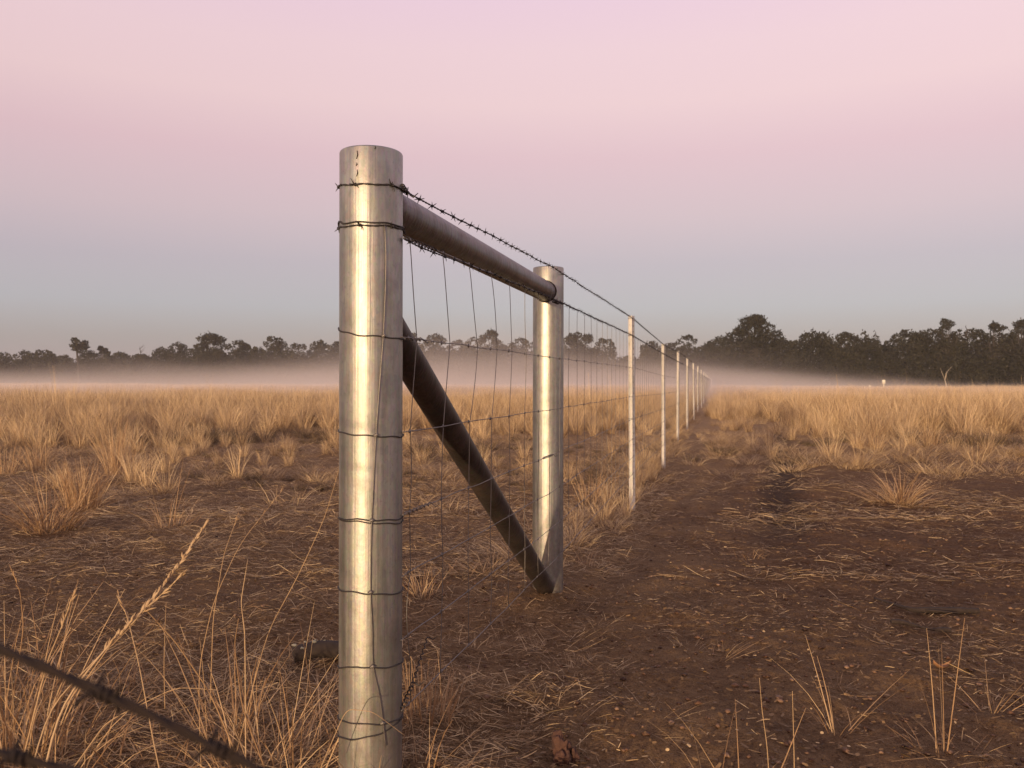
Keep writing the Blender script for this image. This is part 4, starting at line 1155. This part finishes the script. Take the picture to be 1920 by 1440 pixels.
# ------------------------------------------------------------------ light
SUN_EL, SUN_AZ = 3.4, 202.0   # degrees; compass, clockwise from +Y
sa_, se_ = math.radians(SUN_AZ), math.radians(SUN_EL)
sd = Vector((math.sin(sa_)*math.cos(se_), math.cos(sa_)*math.cos(se_), math.sin(se_)))
L = bpy.data.lights.new('sun', 'SUN'); L.energy = 4.6; L.angle = math.radians(0.9); L.color = (1.0, .73, .44)
lo = bpy.data.objects.new('sun', L); C.objects.link(lo); lo.rotation_euler = (-sd).to_track_quat('-Z', 'Y').to_euler()

def lin(c): return tuple(((x/255)/12.92 if x/255 <= .04045 else ((x/255+.055)/1.055)**2.4) for x in c)
w = bpy.data.worlds.new('World'); scene.world = w; w.use_nodes = True; nt = w.node_tree
out = nt.nodes['World Output']; bg = nt.nodes['Background']
tc = nt.nodes.new('ShaderNodeTexCoord'); sx = nt.nodes.new('ShaderNodeSeparateXYZ'); nt.links.new(tc.outputs['Generated'], sx.inputs[0])
stops = [(718, (152, 144, 150)), (640, (158, 153, 160)), (580, (170, 168, 180)), (500, (181, 168, 181)), (410, (204, 178, 186)), (300, (220, 183, 190)), (200, (234, 199, 201)), (100, (236, 202, 207)), (0, (234, 200, 213))]
rs = [(math.sin(math.atan((718-y)/F))/1.0, lin(c)) for y, c in stops]
rs += [(.62, lin((196, 178, 196))), (1.0, lin((150, 150, 182)))]
rm = ramp(nt, rs); nt.links.new(sx.outputs['Z'], rm.inputs['Fac'])
# a little more light toward +X low down
xr = maprange(nt, sx.outputs['X'], -.5, .5, .955, 1.035)
mulc = nt.nodes.new('ShaderNodeVectorMath'); mulc.operation = 'SCALE'
nt.links.new(rm.outputs['Color'], mulc.inputs[0]); nt.links.new(xr, mulc.inputs['Scale'])
# warm glow round the rising sun
dt = nt.nodes.new('ShaderNodeVectorMath'); dt.operation = 'DOT_PRODUCT'; nt.links.new(tc.outputs['Generated'], dt.inputs[0]); dt.inputs[1].default_value = sd
gl = maprange(nt, dt.outputs['Value'], .1, 1.0, 0, 1)
pw = nt.nodes.new('ShaderNodeMath'); pw.operation = 'POWER'; nt.links.new(gl, pw.inputs[0]); pw.inputs[1].default_value = 7.0
gc = nt.nodes.new('ShaderNodeVectorMath'); gc.operation = 'SCALE'; gc.inputs[0].default_value = (1.3, .75, .38); nt.links.new(pw.outputs[0], gc.inputs['Scale'])
ad = nt.nodes.new('ShaderNodeVectorMath'); ad.operation = 'ADD'; nt.links.new(mulc.outputs[0], ad.inputs[0]); nt.links.new(gc.outputs[0], ad.inputs[1])
nt.links.new(ad.outputs[0], bg.inputs['Color']); bg.inputs['Strength'].default_value = .97
sky = nt.nodes.new('ShaderNodeTexSky'); sky.sky_type = 'NISHITA'; sky.sun_disc = False
sky.sun_elevation = se_; sky.sun_rotation = sa_; sky.dust_density = 2.0
bg2 = nt.nodes.new('ShaderNodeBackground'); bg2.inputs['Strength'].default_value = .05; nt.links.new(sky.outputs[0], bg2.inputs['Color'])
ash = nt.nodes.new('ShaderNodeAddShader'); nt.links.new(bg.outputs[0], ash.inputs[0]); nt.links.new(bg2.outputs[0], ash.inputs[1])
nt.links.new(ash.outputs[0], out.inputs['Surface'])

# ------------------------------------------------------------------ camera
cam = bpy.data.cameras.new('camera'); co = bpy.data.objects.new('camera', cam); C.objects.link(co); scene.camera = co
cam.sensor_width = 36; cam.lens = 36*F/1920; cam.clip_start = .02; cam.clip_end = 8000
co.location = (0, 0, EYE)
R = Matrix.Rotation(math.radians(90)-math.atan(2/F), 4, 'X')
co.matrix_world = Matrix.Translation((0, 0, EYE)) @ R @ Matrix.Rotation(math.radians(.10), 4, 'Z')
cam.dof.use_dof = True; cam.dof.focus_distance = 2.6; cam.dof.aperture_fstop = 28.1/3.0
scene.view_settings.view_transform = 'Standard'; scene.view_settings.look = 'None'
scene.view_settings.exposure = 0; scene.view_settings.gamma = 1
cy = scene.cycles
cy.volume_step_rate = .5; cy.use_denoising = True; cy.max_bounces = 6; cy.diffuse_bounces = 3; cy.glossy_bounces = 3; cy.volume_bounces = 2; cy.transparent_max_bounces = 8
cy.sample_clamp_indirect = 8
for o in bpy.data.objects:
    if '_org' in o: del o['_org']
